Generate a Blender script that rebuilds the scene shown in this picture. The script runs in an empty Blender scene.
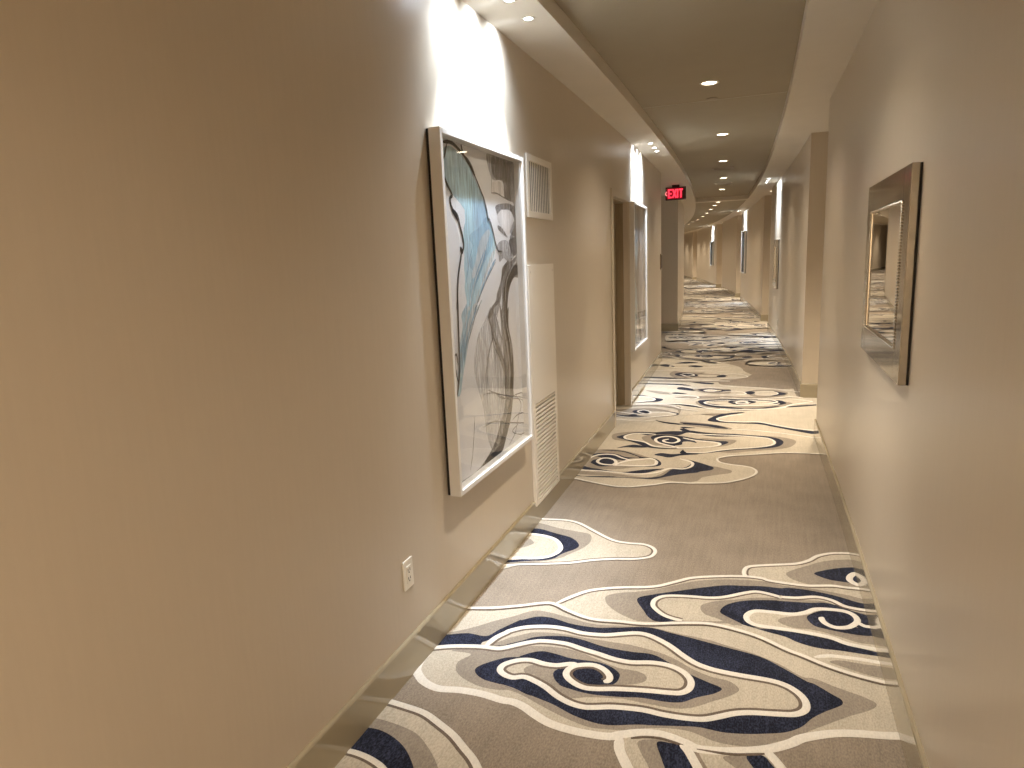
import bpy, bmesh, math, random
from mathutils import Vector, Matrix
from mathutils.geometry import tessellate_polygon
random.seed(7)
C = bpy.context.scene.collection
CARPET=[
('F','L',0,0,[-1358,2522,-1285,2556,-1159,2595,-1049,2647,-941,2706,-888,2705,-815,2666,-705,2630,-580,2644,-505,2650,-442,2665,-309,2712,-202,2734,-78,2712,8,2678,90,2625,152,2597,227,2558,314,2527,398,2509,439,2505,546,2486,496,2224,434,2220,370,2204,298,2192,219,2165,131,2116,64,2063,-1,2011,-106,1979,-185,1964,-228,1976,-300,1992,-372,1989,-428,1944,-469,1930,-542,1924,-617,1922,-684,1935,-741,1964,-794,1996,-842,2013,-892,2010,-963,2007,-1049,2000,-1130,1981,-1205,2000,-1276,2057,-1387,2030,-1577,2347]),
('F','M',0,0,[-1363,2318,-1264,2352,-1180,2419,-1108,2497,-1044,2555,-975,2625,-905,2635,-787,2612,-684,2595,-527,2622,-437,2636,-345,2624,-211,2610,-124,2586,-40,2564,56,2520,139,2460,183,2459,254,2428,322,2404,367,2380,372,2358,347,2326,274,2268,167,2172,98,2107,31,2059,25,2044,-28,2023,-94,2012,-149,2015,-213,2035,-270,2033,-340,2016,-434,1975,-498,1960,-550,1955,-633,1974,-723,2006,-820,2046,-885,2059,-902,2051,-979,2045,-1063,2070,-1120,2113,-1137,2169,-1107,2230,-1160,2239,-1278,2214,-1340,2195]),
('F','N',0,0,[-1329,2232,-1279,2235,-1289,2313,-1248,2340,-1179,2370,-1098,2371,-1063,2436,-1004,2534,-996,2536,-940,2583,-872,2592,-775,2568,-668,2570,-597,2592,-571,2599,-456,2635,-362,2619,-271,2603,-140,2576,-7,2546,79,2491,152,2436,181,2425,235,2381,262,2360,265,2336,247,2313,207,2276,163,2227,127,2171,78,2128,11,2099,-56,2077,-118,2065,-167,2066,-209,2064,-307,2038,-341,2029,-397,2015,-481,1985,-542,1982,-616,1998,-698,2031,-780,2052,-866,2076,-921,2082,-913,2078,-989,2089,-1036,2117,-1048,2151,-1016,2198,-1017,2269,-1046,2293,-1121,2284,-1280,2218]),
('F','L',0,0,[-1072,2297,-1056,2367,-1027,2420,-1013,2442,-958,2486,-869,2518,-791,2523,-711,2511,-620,2524,-551,2554,-492,2577,-436,2571,-359,2527,-291,2467,-237,2428,-170,2407,-75,2401,24,2401,84,2386,127,2349,146,2305,141,2261,108,2229,53,2213,-32,2194,-88,2171,-143,2134,-185,2110,-241,2098,-315,2093,-391,2096,-487,2081,-553,2058,-590,2049,-640,2055,-696,2079,-750,2115,-800,2138,-849,2151,-888,2134,-926,2141,-954,2165,-951,2203,-910,2244,-861,2262,-803,2254,-751,2259,-704,2283,-670,2287]),
('F','M',0,0,[-1069,2290,-1029,2349,-996,2390,-986,2397,-926,2450,-873,2469,-798,2480,-702,2479,-547,2481,-493,2481,-384,2462,-312,2430,-241,2385,-175,2360,-112,2352,-76,2312,-107,2264,-164,2214,-226,2161,-283,2138,-359,2134,-436,2135,-467,2135,-528,2122,-589,2106,-640,2083,-689,2081,-738,2105,-786,2145,-847,2169,-868,2199,-850,2230,-767,2253,-636,2293,-738,2339]),
('F','N',0,0,[-1048,2299,-994,2334,-1015,2319,-941,2382,-889,2429,-793,2463,-708,2463,-600,2437,-492,2435,-406,2440,-333,2401,-254,2353,-188,2324,-136,2300,-160,2262,-217,2221,-266,2178,-325,2164,-402,2161,-469,2144,-530,2133,-594,2126,-653,2132,-708,2145,-746,2186,-750,2228,-709,2266,-647,2335,-827,2328]),
('F','L',0,0,[-1272,2221,-1206,2253,-1119,2281,-1065,2291,-981,2300,-1007,2299,-962,2332,-909,2373,-851,2403,-759,2411,-680,2393,-613,2379,-548,2363,-479,2364,-397,2386,-330,2384,-277,2357,-247,2313,-247,2265,-271,2232,-308,2220,-385,2208,-447,2196,-509,2181,-570,2161,-618,2156,-670,2224,-685,2278,-751,2259,-803,2254,-861,2262,-910,2244,-951,2203,-954,2165,-906,2107,-1040,2101,-1183,2124,-1250,2103]),
('F','M',0,0,[-1195,2228,-1114,2269,-1061,2282,-977,2291,-1003,2290,-956,2317,-901,2351,-841,2369,-750,2380,-673,2367,-604,2341,-520,2314,-452,2313,-412,2297,-406,2263,-438,2233,-498,2207,-572,2171,-670,2224,-685,2278,-751,2259,-803,2254,-861,2262,-910,2244,-951,2203,-954,2165,-925,2137,-866,2076,-902,2051,-979,2045,-1063,2070,-1119,2114,-1134,2167,-1107,2230]),
('F','N',0,0,[-832,2059,-914,2080,-989,2089,-1036,2117,-1048,2151,-1016,2198,-961,2248,-908,2268,-911,2273,-870,2315,-830,2335,-773,2331,-706,2320,-610,2327,-554,2314,-514,2286,-503,2259,-509,2220,-534,2185,-570,2164,-628,2160,-667,2182,-700,2207,-706,2257,-695,2282,-751,2259,-803,2254,-861,2262,-910,2244,-951,2203,-954,2165,-925,2137,-885,2128,-846,2143,-799,2134,-781,2054,-866,2076,-921,2082]),
('F','L',0,0,[-950,2166,-949,2201,-908,2239,-861,2262,-811,2250,-803,2197,-820,2170,-850,2153,-889,2138,-927,2144]),
('F','M',0,0,[-866,2199,-842,2233,-767,2253,-710,2270,-700,2207,-666,2176,-717,2146,-780,2182,-843,2170]),
('F','N',0,0,[-746,2193,-746,2227,-709,2266,-638,2298,-566,2288,-526,2261,-544,2193,-600,2149,-672,2139,-718,2155]),
('F','N',0,0,[-675,2208,-660,2249,-614,2273,-576,2260,-561,2229,-569,2192,-611,2161,-652,2173]),
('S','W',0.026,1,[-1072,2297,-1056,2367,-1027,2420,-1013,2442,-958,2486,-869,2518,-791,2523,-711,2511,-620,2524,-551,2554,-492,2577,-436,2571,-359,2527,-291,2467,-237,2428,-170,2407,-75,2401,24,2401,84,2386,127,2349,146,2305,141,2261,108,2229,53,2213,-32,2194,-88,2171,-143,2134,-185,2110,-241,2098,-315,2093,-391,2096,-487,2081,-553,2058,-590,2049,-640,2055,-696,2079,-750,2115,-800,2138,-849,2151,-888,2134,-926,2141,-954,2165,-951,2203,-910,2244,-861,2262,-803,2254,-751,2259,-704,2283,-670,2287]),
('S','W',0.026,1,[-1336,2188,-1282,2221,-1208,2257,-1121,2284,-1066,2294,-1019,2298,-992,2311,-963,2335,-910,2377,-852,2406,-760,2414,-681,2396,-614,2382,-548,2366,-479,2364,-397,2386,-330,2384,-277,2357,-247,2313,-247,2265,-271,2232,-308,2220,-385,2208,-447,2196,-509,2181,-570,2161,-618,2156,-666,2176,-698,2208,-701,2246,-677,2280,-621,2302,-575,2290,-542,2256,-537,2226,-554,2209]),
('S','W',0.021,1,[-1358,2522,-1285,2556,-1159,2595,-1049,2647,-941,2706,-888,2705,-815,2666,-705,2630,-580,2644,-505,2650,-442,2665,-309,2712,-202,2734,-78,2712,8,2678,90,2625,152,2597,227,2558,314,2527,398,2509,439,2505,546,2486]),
('S','W',0.036,0,[-1280,2218,-1283,2136,-1271,2073,-1237,2033,-1198,2005,-1133,1987,-1050,2003,-963,2007,-881,1997,-837,1999,-790,1985,-740,1958,-683,1933,-617,1922,-541,1921,-469,1930,-438,1949,-371,1982,-300,1992,-228,1976,-185,1962,-105,1977,-27,2005,38,2038,91,2078,131,2116,219,2165,298,2190,370,2204,435,2221,498,2233]),
('F','L',0,0,[-452,1950,-395,1957,-333,1971,-262,1970,-226,1961,-177,1879,-142,1772,-124,1696,-309,1634,-352,1702,-390,1810,-428,1875,-445,1922]),
('F','M',0,0,[-373,1940,-357,1888,-323,1832,-280,1727,-171,1762,-195,1874,-222,1932,-233,1969,-289,1972]),
('F','N',0,0,[-316,1951,-294,1888,-269,1829,-237,1741,-171,1762,-195,1874,-222,1932,-232,1961,-274,1961]),
('F','L',0,0,[-184,1954,-125,1971,-53,1981,18,2009,63,1958,108,1855,-82,1792,-137,1863]),
('F','M',0,0,[-110,1948,-40,1979,-1,1995,31,1974,50,1933,85,1847,2,1819,-63,1905]),
('F','N',0,0,[-41,1974,6,1993,31,1964,50,1933,79,1845,31,1829,-12,1917]),
('S','W',0.034,0,[-436,1941,-427,1886,-399,1834,-369,1787,-328,1711]),
('S','W',0.03,0,[-244,1971,-217,1943,-184,1885,-146,1814,-115,1739]),
('S','W',0.03,0,[15,2018,38,1991,66,1947,98,1885,124,1818]),
('S','D',0.012,0,[-400,1943,-360,1962,-311,1972,-269,1968,-233,1961]),
('S','D',0.012,0,[-191,1956,-138,1961,-79,1970,-27,1987,12,2002]),
('F','L',0,0,[-1345,1853,-1282,1864,-1191,1857,-1113,1845,-1035,1810,-968,1775,-907,1730,-841,1670,-785,1594,-1174,1429,-1414,1773]),
('F','M',0,0,[-1336,1767,-1277,1768,-1209,1766,-1133,1755,-1082,1738,-1029,1701,-985,1663,-930,1602,-878,1528,-1174,1429]),
('F','N',0,0,[-1325,1711,-1280,1716,-1225,1720,-1164,1705,-1105,1676,-1059,1638,-1018,1592,-960,1501,-1200,1420,-1349,1629]),
('F','L',0,0,[-1317,1585,-1278,1596,-1224,1598,-1167,1588,-1117,1565,-1053,1505,-1200,1420]),
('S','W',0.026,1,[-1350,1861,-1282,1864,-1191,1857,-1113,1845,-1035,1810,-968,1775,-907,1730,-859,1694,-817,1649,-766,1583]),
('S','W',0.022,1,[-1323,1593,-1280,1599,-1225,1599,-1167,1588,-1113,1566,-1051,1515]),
('F','L',0,0,[-891,2715,-832,2806,-766,2880,-652,2940,-493,2995,-402,3068,-326,3135,-210,3185,-84,3220,-4,3221,28,3206,115,3199,200,3201,302,3230,368,3229,482,3238,610,3246,546,2486,439,2505,398,2509,314,2527,227,2558,152,2597,90,2625,8,2678,-78,2712,-202,2734,-309,2712,-442,2665,-505,2650,-580,2644,-705,2630,-815,2666,-888,2705]),
('F','M',0,0,[-682,2810,-684,2848,-641,2889,-548,2932,-464,2983,-394,3040,-296,3114,-172,3164,-83,3183,-4,3191,76,3177,114,3173,198,3177,297,3167,391,3147,480,3109,549,3060,507,2715,438,2657,364,2652,282,2647,199,2661,122,2683,26,2714,-83,2760,-131,2778,-103,2770,-340,2700,-469,2675,-519,2672,-596,2709,-656,2762]),
('F','N',0,0,[-541,2842,-534,2881,-482,2920,-424,2957,-348,3003,-255,3059,-169,3103,-81,3122,-3,3140,76,3143,113,3157,197,3158,279,3143,341,3123,394,3099,477,3082,549,3060,543,3025,469,3028,379,3036,317,3036,274,3086,143,3063,-41,3071,-141,2985,-282,2963,-418,2915,-466,2873,-463,2828,-407,2765,-343,2729,-421,2689,-467,2713,-502,2771]),
('F','L',0,0,[-326,2727,-360,2731,-404,2748,-444,2785,-467,2826,-462,2880,-420,2924,-325,2948,-230,2960,-163,2988,-80,3050,-29,3078,22,3073,74,3056,77,3057,143,3067,227,3100,290,3087,334,3049,379,3036,425,3034,494,3044,577,3055,530,2777,387,2727,176,2751,-36,2758,-131,2778,-183,2763,-262,2743]),
('F','M',0,0,[-260,2851,-251,2895,-194,2940,-111,2979,-28,3021,74,3043,77,3039,192,3059,257,3066,324,3029,376,3010,450,2998,537,2990,502,2769,461,2722,387,2727,318,2735,249,2766,176,2751,26,2745,-83,2768,-118,2749,-184,2787,-235,2806]),
('F','N',0,0,[-176,2849,-159,2907,-110,2957,-44,2991,55,3019,68,3018,191,3035,256,3054,318,3041,376,3006,448,2984,535,2973,522,2891,449,2882,427,2826,391,2815,326,2819,254,2825,203,2836,237,2792,176,2767,288,2719,397,2702,489,2689,429,2685,374,2675,285,2678,207,2673,136,2692,101,2717,26,2734,-36,2753,-83,2768,-88,2775,-154,2821]),
('F','M',0,0,[-36,2753,26,2760,64,2775,139,2763,205,2760,262,2747,317,2725,386,2717,453,2712,493,2711,497,2739,388,2734,250,2769,103,2799]),
('F','N',0,0,[26,2743,124,2759,198,2758,262,2747,317,2725,385,2711,434,2700,431,2679,374,2675,284,2675,207,2670,136,2689,93,2716]),
('F','L',0,0,[-69,2846,-30,2895,43,2908,122,2914,178,2945,219,2981,283,3000,337,2998,372,2975,378,2928,363,2891,401,2841,442,2830,509,2814,496,2732,461,2722,387,2727,318,2735,264,2762,199,2773,125,2774,41,2773,-28,2776,-60,2807]),
('F','M',0,0,[61,2843,89,2876,137,2901,185,2927,234,2969,344,2992,369,2941,361,2875,441,2823,509,2814,502,2769,432,2759,362,2755,294,2779,201,2804,126,2798,80,2816]),
('F','N',0,0,[178,2898,201,2942,250,2982,313,2992,350,2977,371,2925,362,2883,396,2862,440,2867,512,2873,506,2839,434,2827,391,2815,326,2815,254,2825,203,2841]),
('F','N',0,0,[260,2909,279,2948,311,2971,339,2949,335,2907,310,2881,281,2883]),
('S','W',0.022,0,[371,2925,400,2894,437,2897,479,2890,548,2884]),
('S','W',0.026,0,[244,2918,237,2903,250,2871,285,2850,331,2863,364,2900,377,2935,368,2974,337,2998,283,3000,219,2985,178,2945,122,2912,42,2906,-30,2895,-63,2851,-60,2807,-28,2779,41,2776,125,2777,199,2773,264,2762,318,2735,387,2726,461,2722,533,2716]),
('S','W',0.022,1,[-326,2727,-360,2731,-404,2748,-444,2785,-467,2826,-462,2880,-420,2924,-325,2948,-230,2960,-163,2988,-80,3050,-29,3078,22,3073,74,3056,77,3057,143,3067,227,3100,290,3087,334,3049,379,3036,425,3034,494,3044,577,3055]),
('F','L',0,0,[182,2596,239,2634,281,2636,363,2638,441,2629,544,2628,518,2483,458,2487,363,2529]),
('F','M',0,0,[242,2582,285,2605,359,2604,438,2609,542,2615,518,2483,438,2522,364,2536,301,2558]),
('S','W',0.022,0,[189,2598,239,2623,280,2630,362,2634,441,2631,507,2636]),
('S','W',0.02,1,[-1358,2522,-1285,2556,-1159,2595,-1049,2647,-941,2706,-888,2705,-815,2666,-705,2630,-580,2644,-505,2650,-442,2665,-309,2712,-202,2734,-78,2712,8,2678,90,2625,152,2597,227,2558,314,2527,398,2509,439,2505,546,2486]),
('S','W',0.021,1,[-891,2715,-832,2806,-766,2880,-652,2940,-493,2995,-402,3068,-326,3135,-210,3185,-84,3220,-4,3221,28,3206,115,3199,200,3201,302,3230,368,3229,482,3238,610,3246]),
('F','L',0,0,[-74,3212,-87,3251,-81,3308,-54,3342,29,3378,149,3425,215,3479,265,3551,334,3601,409,3621,481,3621,589,3631,529,3233,368,3229,302,3230,200,3201,115,3199,28,3206]),
('F','M',0,0,[107,3305,146,3359,212,3422,279,3485,364,3531,483,3563,581,3578,532,3252,369,3241,226,3215,175,3225,125,3257]),
('F','N',0,0,[234,3340,280,3385,354,3432,436,3463,516,3485,493,3320,448,3287,407,3283,373,3282,307,3288,266,3307]),
('S','W',0.03,0,[433,3263,406,3279,387,3314,398,3361,427,3392,459,3371,470,3329,447,3277]),
('S','W',0.021,1,[-74,3212,-87,3251,-81,3308,-54,3342,29,3378,149,3425,215,3479,265,3551,334,3601,409,3621,481,3621,589,3631]),
('S','W',0.021,1,[-891,2715,-832,2806,-766,2880,-652,2940,-493,2995,-402,3068,-326,3135,-210,3185,-84,3220,-4,3221,28,3206,115,3199,200,3201,302,3230,368,3229,482,3238,610,3246]),
('F','L',0,0,[-1433,3643,-1340,3663,-1232,3677,-1111,3690,-1022,3660,-906,3565,-785,3474,-696,3458,-613,3463,-561,3433,-539,3382,-555,3317,-627,3270,-736,3240,-843,3194,-945,3134,-1052,3094,-1171,3055,-1320,2995]),
('F','M',0,0,[-1415,3593,-1266,3607,-1129,3563,-1004,3540,-927,3518,-903,3430,-920,3336,-973,3236,-1014,3169,-1135,3089,-1333,3026]),
('F','N',0,0,[-1391,3488,-1277,3515,-1225,3522,-1119,3483,-1018,3446,-956,3371,-957,3311,-1009,3234,-1046,3154,-1140,3107,-1347,3063]),
('F','L',0,0,[-1412,3396,-1276,3432,-1183,3434,-1093,3395,-1043,3318,-1037,3246,-1077,3174,-1149,3132,-1354,3080]),
('F','M',0,0,[-1387,3332,-1271,3379,-1212,3341,-1206,3303,-1261,3238,-1399,3191]),
('S','W',0.021,1,[-1433,3643,-1340,3663,-1232,3677,-1111,3690,-1022,3660,-906,3565,-785,3474,-696,3458,-613,3463,-561,3433,-539,3382,-555,3317,-627,3270,-736,3240,-843,3194,-945,3134,-1052,3094,-1171,3055,-1320,2995]),
('S','W',0.026,0,[-1414,3402,-1277,3435,-1183,3434,-1101,3399,-1045,3317,-1039,3246,-1077,3174,-1150,3134,-1265,3110,-1389,3071]),
('F','L',0,0,[-1442,4475,-1336,4467,-1252,4455,-1164,4423,-1057,4385,-955,4359,-862,4367,-776,4410,-690,4459,-605,4520,-472,4537,-329,4570,-228,4610,-128,4700,-57,4803,-37,4897,-69,4975,-134,5007,-211,5021,-279,5053,-315,5106,-307,5177,-218,5251,-82,5309,90,5387,181,5418,316,5433,405,5434,535,5436,611,6144,462,6128,316,6172,115,6265,-83,6420,-292,6447,-469,6579,-740,6637,-1062,6285,-1318,6242,-1411,5470,-1425,5047,-1495,4733]),
('F','M',0,0,[-537,4556,-389,4693,-288,4769,-215,4821,-207,4878,-262,4921,-352,4959,-557,4973,-715,4640,-832,4521,-981,4487,-1183,4502,-1325,4502,-1396,4534,-1375,4690]),
('F','N',0,0,[-1344,4497,-1283,4537,-1186,4517,-1059,4531,-944,4551,-800,4559,-707,4580,-622,4662,-533,4729,-442,4781,-420,4812,-347,4865,-334,4925,-376,4974,-484,5058,-593,5109,-515,4947,-621,4823,-678,4649,-803,4583,-946,4563,-1065,4561]),
('F','L',0,0,[-1350,4594,-1289,4641,-1163,4636,-1011,4637,-861,4639,-721,4686,-644,4851,-547,4872,-498,4985,-504,5054,-571,5113,-676,5127,-791,5198,-876,5048,-1243,5245,-1317,5069]),
('F','N',0,0,[-1307,4757,-1278,4767,-1128,4710,-968,4679,-831,4760,-681,4826,-732,4765,-819,4681,-985,4659,-1135,4649,-1281,4693]),
('F','M',0,0,[-1317,5169,-1130,5248,-987,5197,-840,5093,-744,5003,-713,4921,-746,4863,-881,4816,-1029,4732,-1205,4727,-1279,4816]),
('F','N',0,0,[-1294,4997,-1285,5076,-1197,5134,-1083,5118,-1006,5058,-899,5062,-977,5140,-1076,5199,-1233,5198,-1291,5154,-1182,5225,-1033,5207,-882,5084,-784,5068,-727,4989,-716,4904,-765,4858,-883,4832,-989,4844,-930,4927,-1045,4975,-1103,4944,-1055,4865,-1029,4835,-1142,4776,-1218,4829,-1245,4877,-1214,4958,-1190,5000,-1240,5028]),
('F','L',0,0,[-1015,4873,-976,5008,-876,5048,-789,5030,-759,4957,-770,4892,-847,4858,-946,4836]),
('F','N',0,0,[-1242,4878,-1231,4935,-1193,4962,-1154,4982,-1072,4951,-1045,4867,-1085,4805,-1158,4800,-1214,4837]),
('S','W',0.026,0,[-767,5016,-814,5054,-911,5004,-987,4951,-1040,4868,-1080,4831,-1156,4843,-1196,4899,-1185,4975,-1136,5000,-1081,4968,-1052,4901,-1060,4835,-1009,4840,-916,4846,-827,4862,-761,4901,-754,4965,-767,5016]),
('S','W',0.02,0,[-1363,4937,-1291,4960,-1245,5046,-1178,5098,-1100,5095,-1034,5033,-949,4977]),
('S','W',0.022,0,[-1361,4558,-1286,4549,-1289,4641,-1170,4667,-1015,4662,-854,4656,-726,4718,-642,4835,-545,4846,-493,4918,-490,5005,-524,5050,-589,5090]),
('F','M',0,0,[-1234,5665,-1204,5766,-1058,5842,-819,5862,-648,5932,-567,5941,-340,5917,-211,5899,-46,5893,104,5895,201,5863,264,5801,264,5705,211,5579,93,5488,-82,5408,-256,5329,-490,5398,-700,5335,-868,5362,-1037,5499,-1185,5537]),
('F','N',0,0,[-1185,5628,-1154,5694,-1042,5821,-853,5846,-668,5899,-596,5969,-405,5905,-237,5920,-83,5902,54,5886,150,5814,173,5711,130,5586,23,5505,-141,5441,-258,5386,-372,5305,-488,5251,-607,5244,-598,5396,-745,5346,-879,5360,-986,5465,-1094,5554]),
('F','L',0,0,[-1115,5641,-1101,5738,-1036,5783,-885,5731,-680,5784,-590,5898,-400,5801,-209,5837,-46,5842,65,5812,108,5708,72,5607,-47,5528,-200,5461,-317,5392,-432,5306,-562,5279,-623,5432,-731,5411,-842,5409,-925,5521,-1023,5555]),
('F','M',0,0,[-971,5669,-868,5781,-680,5784,-514,5710,-460,5738,-294,5729,-194,5713,-216,5612,-274,5520,-381,5461,-526,5432,-624,5413,-651,5489,-822,5434,-914,5523]),
('F','N',0,0,[-896,5683,-843,5772,-691,5772,-513,5697,-496,5690,-355,5668,-267,5665,-258,5618,-311,5531,-440,5431,-620,5372,-642,5400,-761,5476,-852,5570]),
('F','L',0,0,[-615,5581,-561,5600,-503,5569,-518,5641,-390,5626,-320,5591,-330,5527,-441,5449,-622,5394,-644,5424,-669,5452,-618,5495]),
('S','W',0.026,0,[-626,5706,-518,5646,-390,5626,-324,5591,-335,5522,-441,5449,-621,5390,-643,5408,-737,5463,-819,5533,-848,5624,-816,5698,-751,5733,-677,5688,-653,5604,-694,5531,-758,5549,-778,5602,-741,5645]),
('S','W',0.022,0,[-643,5408,-750,5386,-842,5409,-924,5512,-1023,5555,-1101,5598,-1117,5687,-1058,5769,-966,5796,-868,5781]),
('S','W',0.02,0,[-587,5861,-402,5853,-210,5862,-46,5847,65,5812,106,5708,72,5607,-47,5519,-200,5452,-317,5383,-431,5297,-561,5271]),
('F','N',0,0,[-1121,5291,-1042,5390,-978,5416,-879,5360,-965,5335,-1053,5325]),
('F','N',0,0,[-796,5159,-751,5218,-664,5205,-583,5241,-479,5251,-478,5236,-598,5181,-674,5109,-740,5133]),
('S','W',0.018,0,[-1442,4475,-1336,4467,-1252,4455,-1164,4423,-1057,4385,-955,4359,-862,4367,-776,4410,-690,4459,-605,4520,-472,4537,-329,4570,-228,4610,-128,4700,-57,4803,-37,4897,-69,4975,-134,5007,-211,5021,-279,5053,-315,5106,-307,5177,-218,5251,-82,5309,90,5387,181,5418,316,5433,405,5434,535,5436]),
('F','M',0,0,[-936,6306,-798,6221,-550,6211,-707,6284,-493,6260,-283,6149,-241,6072,-414,6069,-696,6165,-666,6139]),
('F','N',0,0,[-950,6315,-879,6261,-672,6200,-705,6254,-534,6235,-380,6202,-268,6095,-348,6092,-487,6160,-698,6182,-692,6155,-847,6202]),
('F','N',0,0,[-898,5823,-765,5910,-590,5952,-688,6078,-549,6068,-682,6010,-642,5870]),
('F','L',0,0,[-404,6429,-353,6598,-154,6729,137,6910,550,7111,722,7136,608,6117,462,6117,364,6142,179,6231,-16,6341,-247,6344]),
('F','N',0,0,[-460,6419,-369,6628,-255,6713,-154,6729,-296,6607,-370,6466,-345,6358,-151,6336,11,6364,167,6257,316,6172,461,6106,418,6030,263,6124,114,6219,-16,6300,-246,6302,-427,6332]),
('S','W',0.022,0,[-154,6676,-295,6574,-379,6445,-303,6353,-151,6360,-15,6383,142,6281,292,6195,476,6141]),
('S','W',0.016,0,[-241,6072,-83,6062,108,6026,255,5975,420,5904,533,5852]),
('F','N',0,0,[286,7037,411,7178,558,7206,556,7176,421,7107,313,7006]),
('F','L',0,0,[-1421,6044,-1481,6969,-1577,9883,-883,10304,-243,9592,-120,9114,51,8690,363,8200,420,7537,823,7692,730,6927,361,6703,-362,6672,-908,6414]),
('F','T',0,0,[-96,8726,39,9169,157,9351,486,9477,524,8435,339,7981,24,8060,-233,8127,-410,8215,-417,8498,-250,8549]),
('F','M',0,0,[-1614,6613,-1377,6713,-1217,6770,-998,6803,-762,6623,-743,6567,-825,6466,-1027,6404,-1234,6370,-1494,6446]),
('F','N',0,0,[-1562,6375,-1512,6534,-1333,6472,-1222,6460,-1166,6620,-1125,6720,-1009,6675,-791,6648,-745,6578,-791,6512,-958,6485,-1028,6415,-1178,6350,-1344,6381]),
('F','L',0,0,[-1148,6502,-1063,6667,-899,6662,-787,6607,-779,6531,-904,6471,-1059,6445]),
('F','N',0,0,[-1211,6644,-1166,6714,-1067,6698,-1024,6630,-1047,6548,-1126,6535,-1180,6575]),
('S','W',0.022,0,[-757,6576,-870,6636,-988,6617,-1047,6548,-1119,6578,-1157,6652,-1109,6704,-1050,6669,-1026,6593,-1097,6522,-1237,6548,-1388,6616,-1531,6625]),
('S','W',0.02,0,[-1568,6464,-1352,6421,-1208,6374,-1028,6415,-879,6486,-769,6562]),
('S','W',0.016,0,[-1565,6144,-1323,6269,-1056,6242,-936,6306]),
('F','M',0,0,[-623,7128,-568,7270,-315,7368,0,7395,228,7324,327,7224,215,7062,-8,6923,-302,6843,-517,6918]),
('F','N',0,0,[-597,7171,-552,7272,-267,7359,-32,7359,152,7313,269,7254,220,7157,162,7186,-33,7288,-266,7279,-501,7223,-494,7070,-306,6986,-81,6891,-304,6900,-521,6991]),
('F','L',0,0,[-546,7162,-439,7256,-188,7306,90,7297,209,7238,85,7131,-156,7052,-368,7021,-494,7070]),
('F','N',0,0,[-279,7169,-219,7270,-110,7277,-64,7199,-126,7108,-217,7095]),
('S','W',0.022,0,[207,7208,115,7120,-126,7056,-368,7013,-510,7090,-523,7181,-407,7260,-156,7310,59,7293,179,7249]),
('S','W',0.02,0,[-95,7195,-156,7240,-218,7193,-202,7134,-126,7130,-79,7212]),
('S','W',0.018,0,[-516,6897,-272,6834,21,6906,227,7007,293,7146,480,7306,514,7363,340,7440]),
('F','N',0,0,[-777,7052,-678,7006,-532,6916,-515,6882,-640,6922,-772,6992]),
('F','N',0,0,[-1314,7445,-1212,7444,-1083,7332,-976,7263,-1003,7137,-1108,7090,-1291,7017,-1139,7118,-1056,7231,-1111,7328]),
('S','W',0.022,0,[-1304,7374,-1174,7376,-1067,7264,-1089,7159,-1208,7109,-1297,7056]),
('F','N',0,0,[-1409,8196,-1200,8175,-888,8165,-728,8057,-897,8096,-1146,8120,-1302,8112]),
('F','N',0,0,[-875,7840,-841,7963,-612,7832,-354,7824,-291,7870,-290,7809,-408,7735,-578,7745,-753,7777]),
('F','N',0,0,[-587,7774,-512,7859,-395,7767,-435,7688,-533,7691]),
('S','W',0.02,0,[-581,7797,-511,7844,-466,7773,-506,7709,-578,7745]),
('F','N',0,0,[-602,7194,-553,7280,-282,7290,-281,7264,-496,7195,-545,7136,-386,7064,-277,7049,-463,7047,-570,7101]),
('F','N',0,0,[-879,6993,-696,7019,-506,6893,-610,6908,-745,6981]),
('F','N',0,0,[-874,8383,-668,8316,-483,8249,-525,8178,-663,8231]),
('F','N',0,0,[-912,7607,-859,7651,-738,7577,-851,7563]),
('F','N',0,0,[-682,7385,-479,7426,-284,7404,-477,7371]),
('F','M',0,0,[-1025,8838,-902,8967,-635,8919,-375,8843,-341,8723,-526,8596,-748,8622]),
('F','N',0,0,[-1025,8838,-952,8963,-834,8952,-730,8862,-690,8721,-815,8663,-935,8747]),
('F','L',0,0,[-695,8816,-534,8830,-421,8763,-528,8669,-672,8694]),
('F','N',0,0,[-467,8731,-390,8842,-349,8750,-402,8653]),
('S','W',0.022,0,[-895,8868,-814,8894,-741,8764,-818,8700,-889,8790]),
('F','N',0,0,[-1268,9570,-1186,9656,-1095,9557,-1042,9446,-1166,9439]),
('S','W',0.02,0,[-308,9602,-561,9667,-878,9650,-1086,9557,-1095,9443,-893,9324,-553,9411,-308,9514]),
('F','N',0,0,[-869,9502,-768,9576,-658,9470,-760,9420]),
('F','N',0,0,[-1370,8632,-1003,8589,-744,8558,-995,8498,-1260,8547]),
('S','W',0.02,0,[-1418,9010,-1137,9135,-883,9175,-577,9124,-305,9094]),
('F','N',0,0,[-133,7739,-78,7805,-24,7716,-80,7617]),
('S','W',0.02,0,[-396,7707,-258,7783,-147,7738,-134,7631,-282,7563,-392,7563]),
('F','M',0,0,[193,7779,310,7722,197,7569,79,7567,202,7673]),
('F','N',0,0,[182,7836,283,7719,212,7605,118,7545,203,7695]),
('S','W',0.02,0,[-10,7754,154,7811,209,7695,119,7593,-26,7596]),
('F','N',0,0,[-302,7203,-226,7324,-95,7316,-19,7243,-96,7150,-236,7130]),
('S','W',0.02,0,[-250,7191,-173,7266,-108,7236,-134,7169,-211,7171]),
('F','N',0,0,[110,7325,200,7356,259,7275,193,7178,131,7182,184,7264]),
('S','W',0.02,0,[-4,7355,137,7348,184,7264,106,7178,5,7139]),
('F','N',0,0,[-269,6840,2,6969,126,7047,200,7070,74,6945,-121,6834]),
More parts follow.
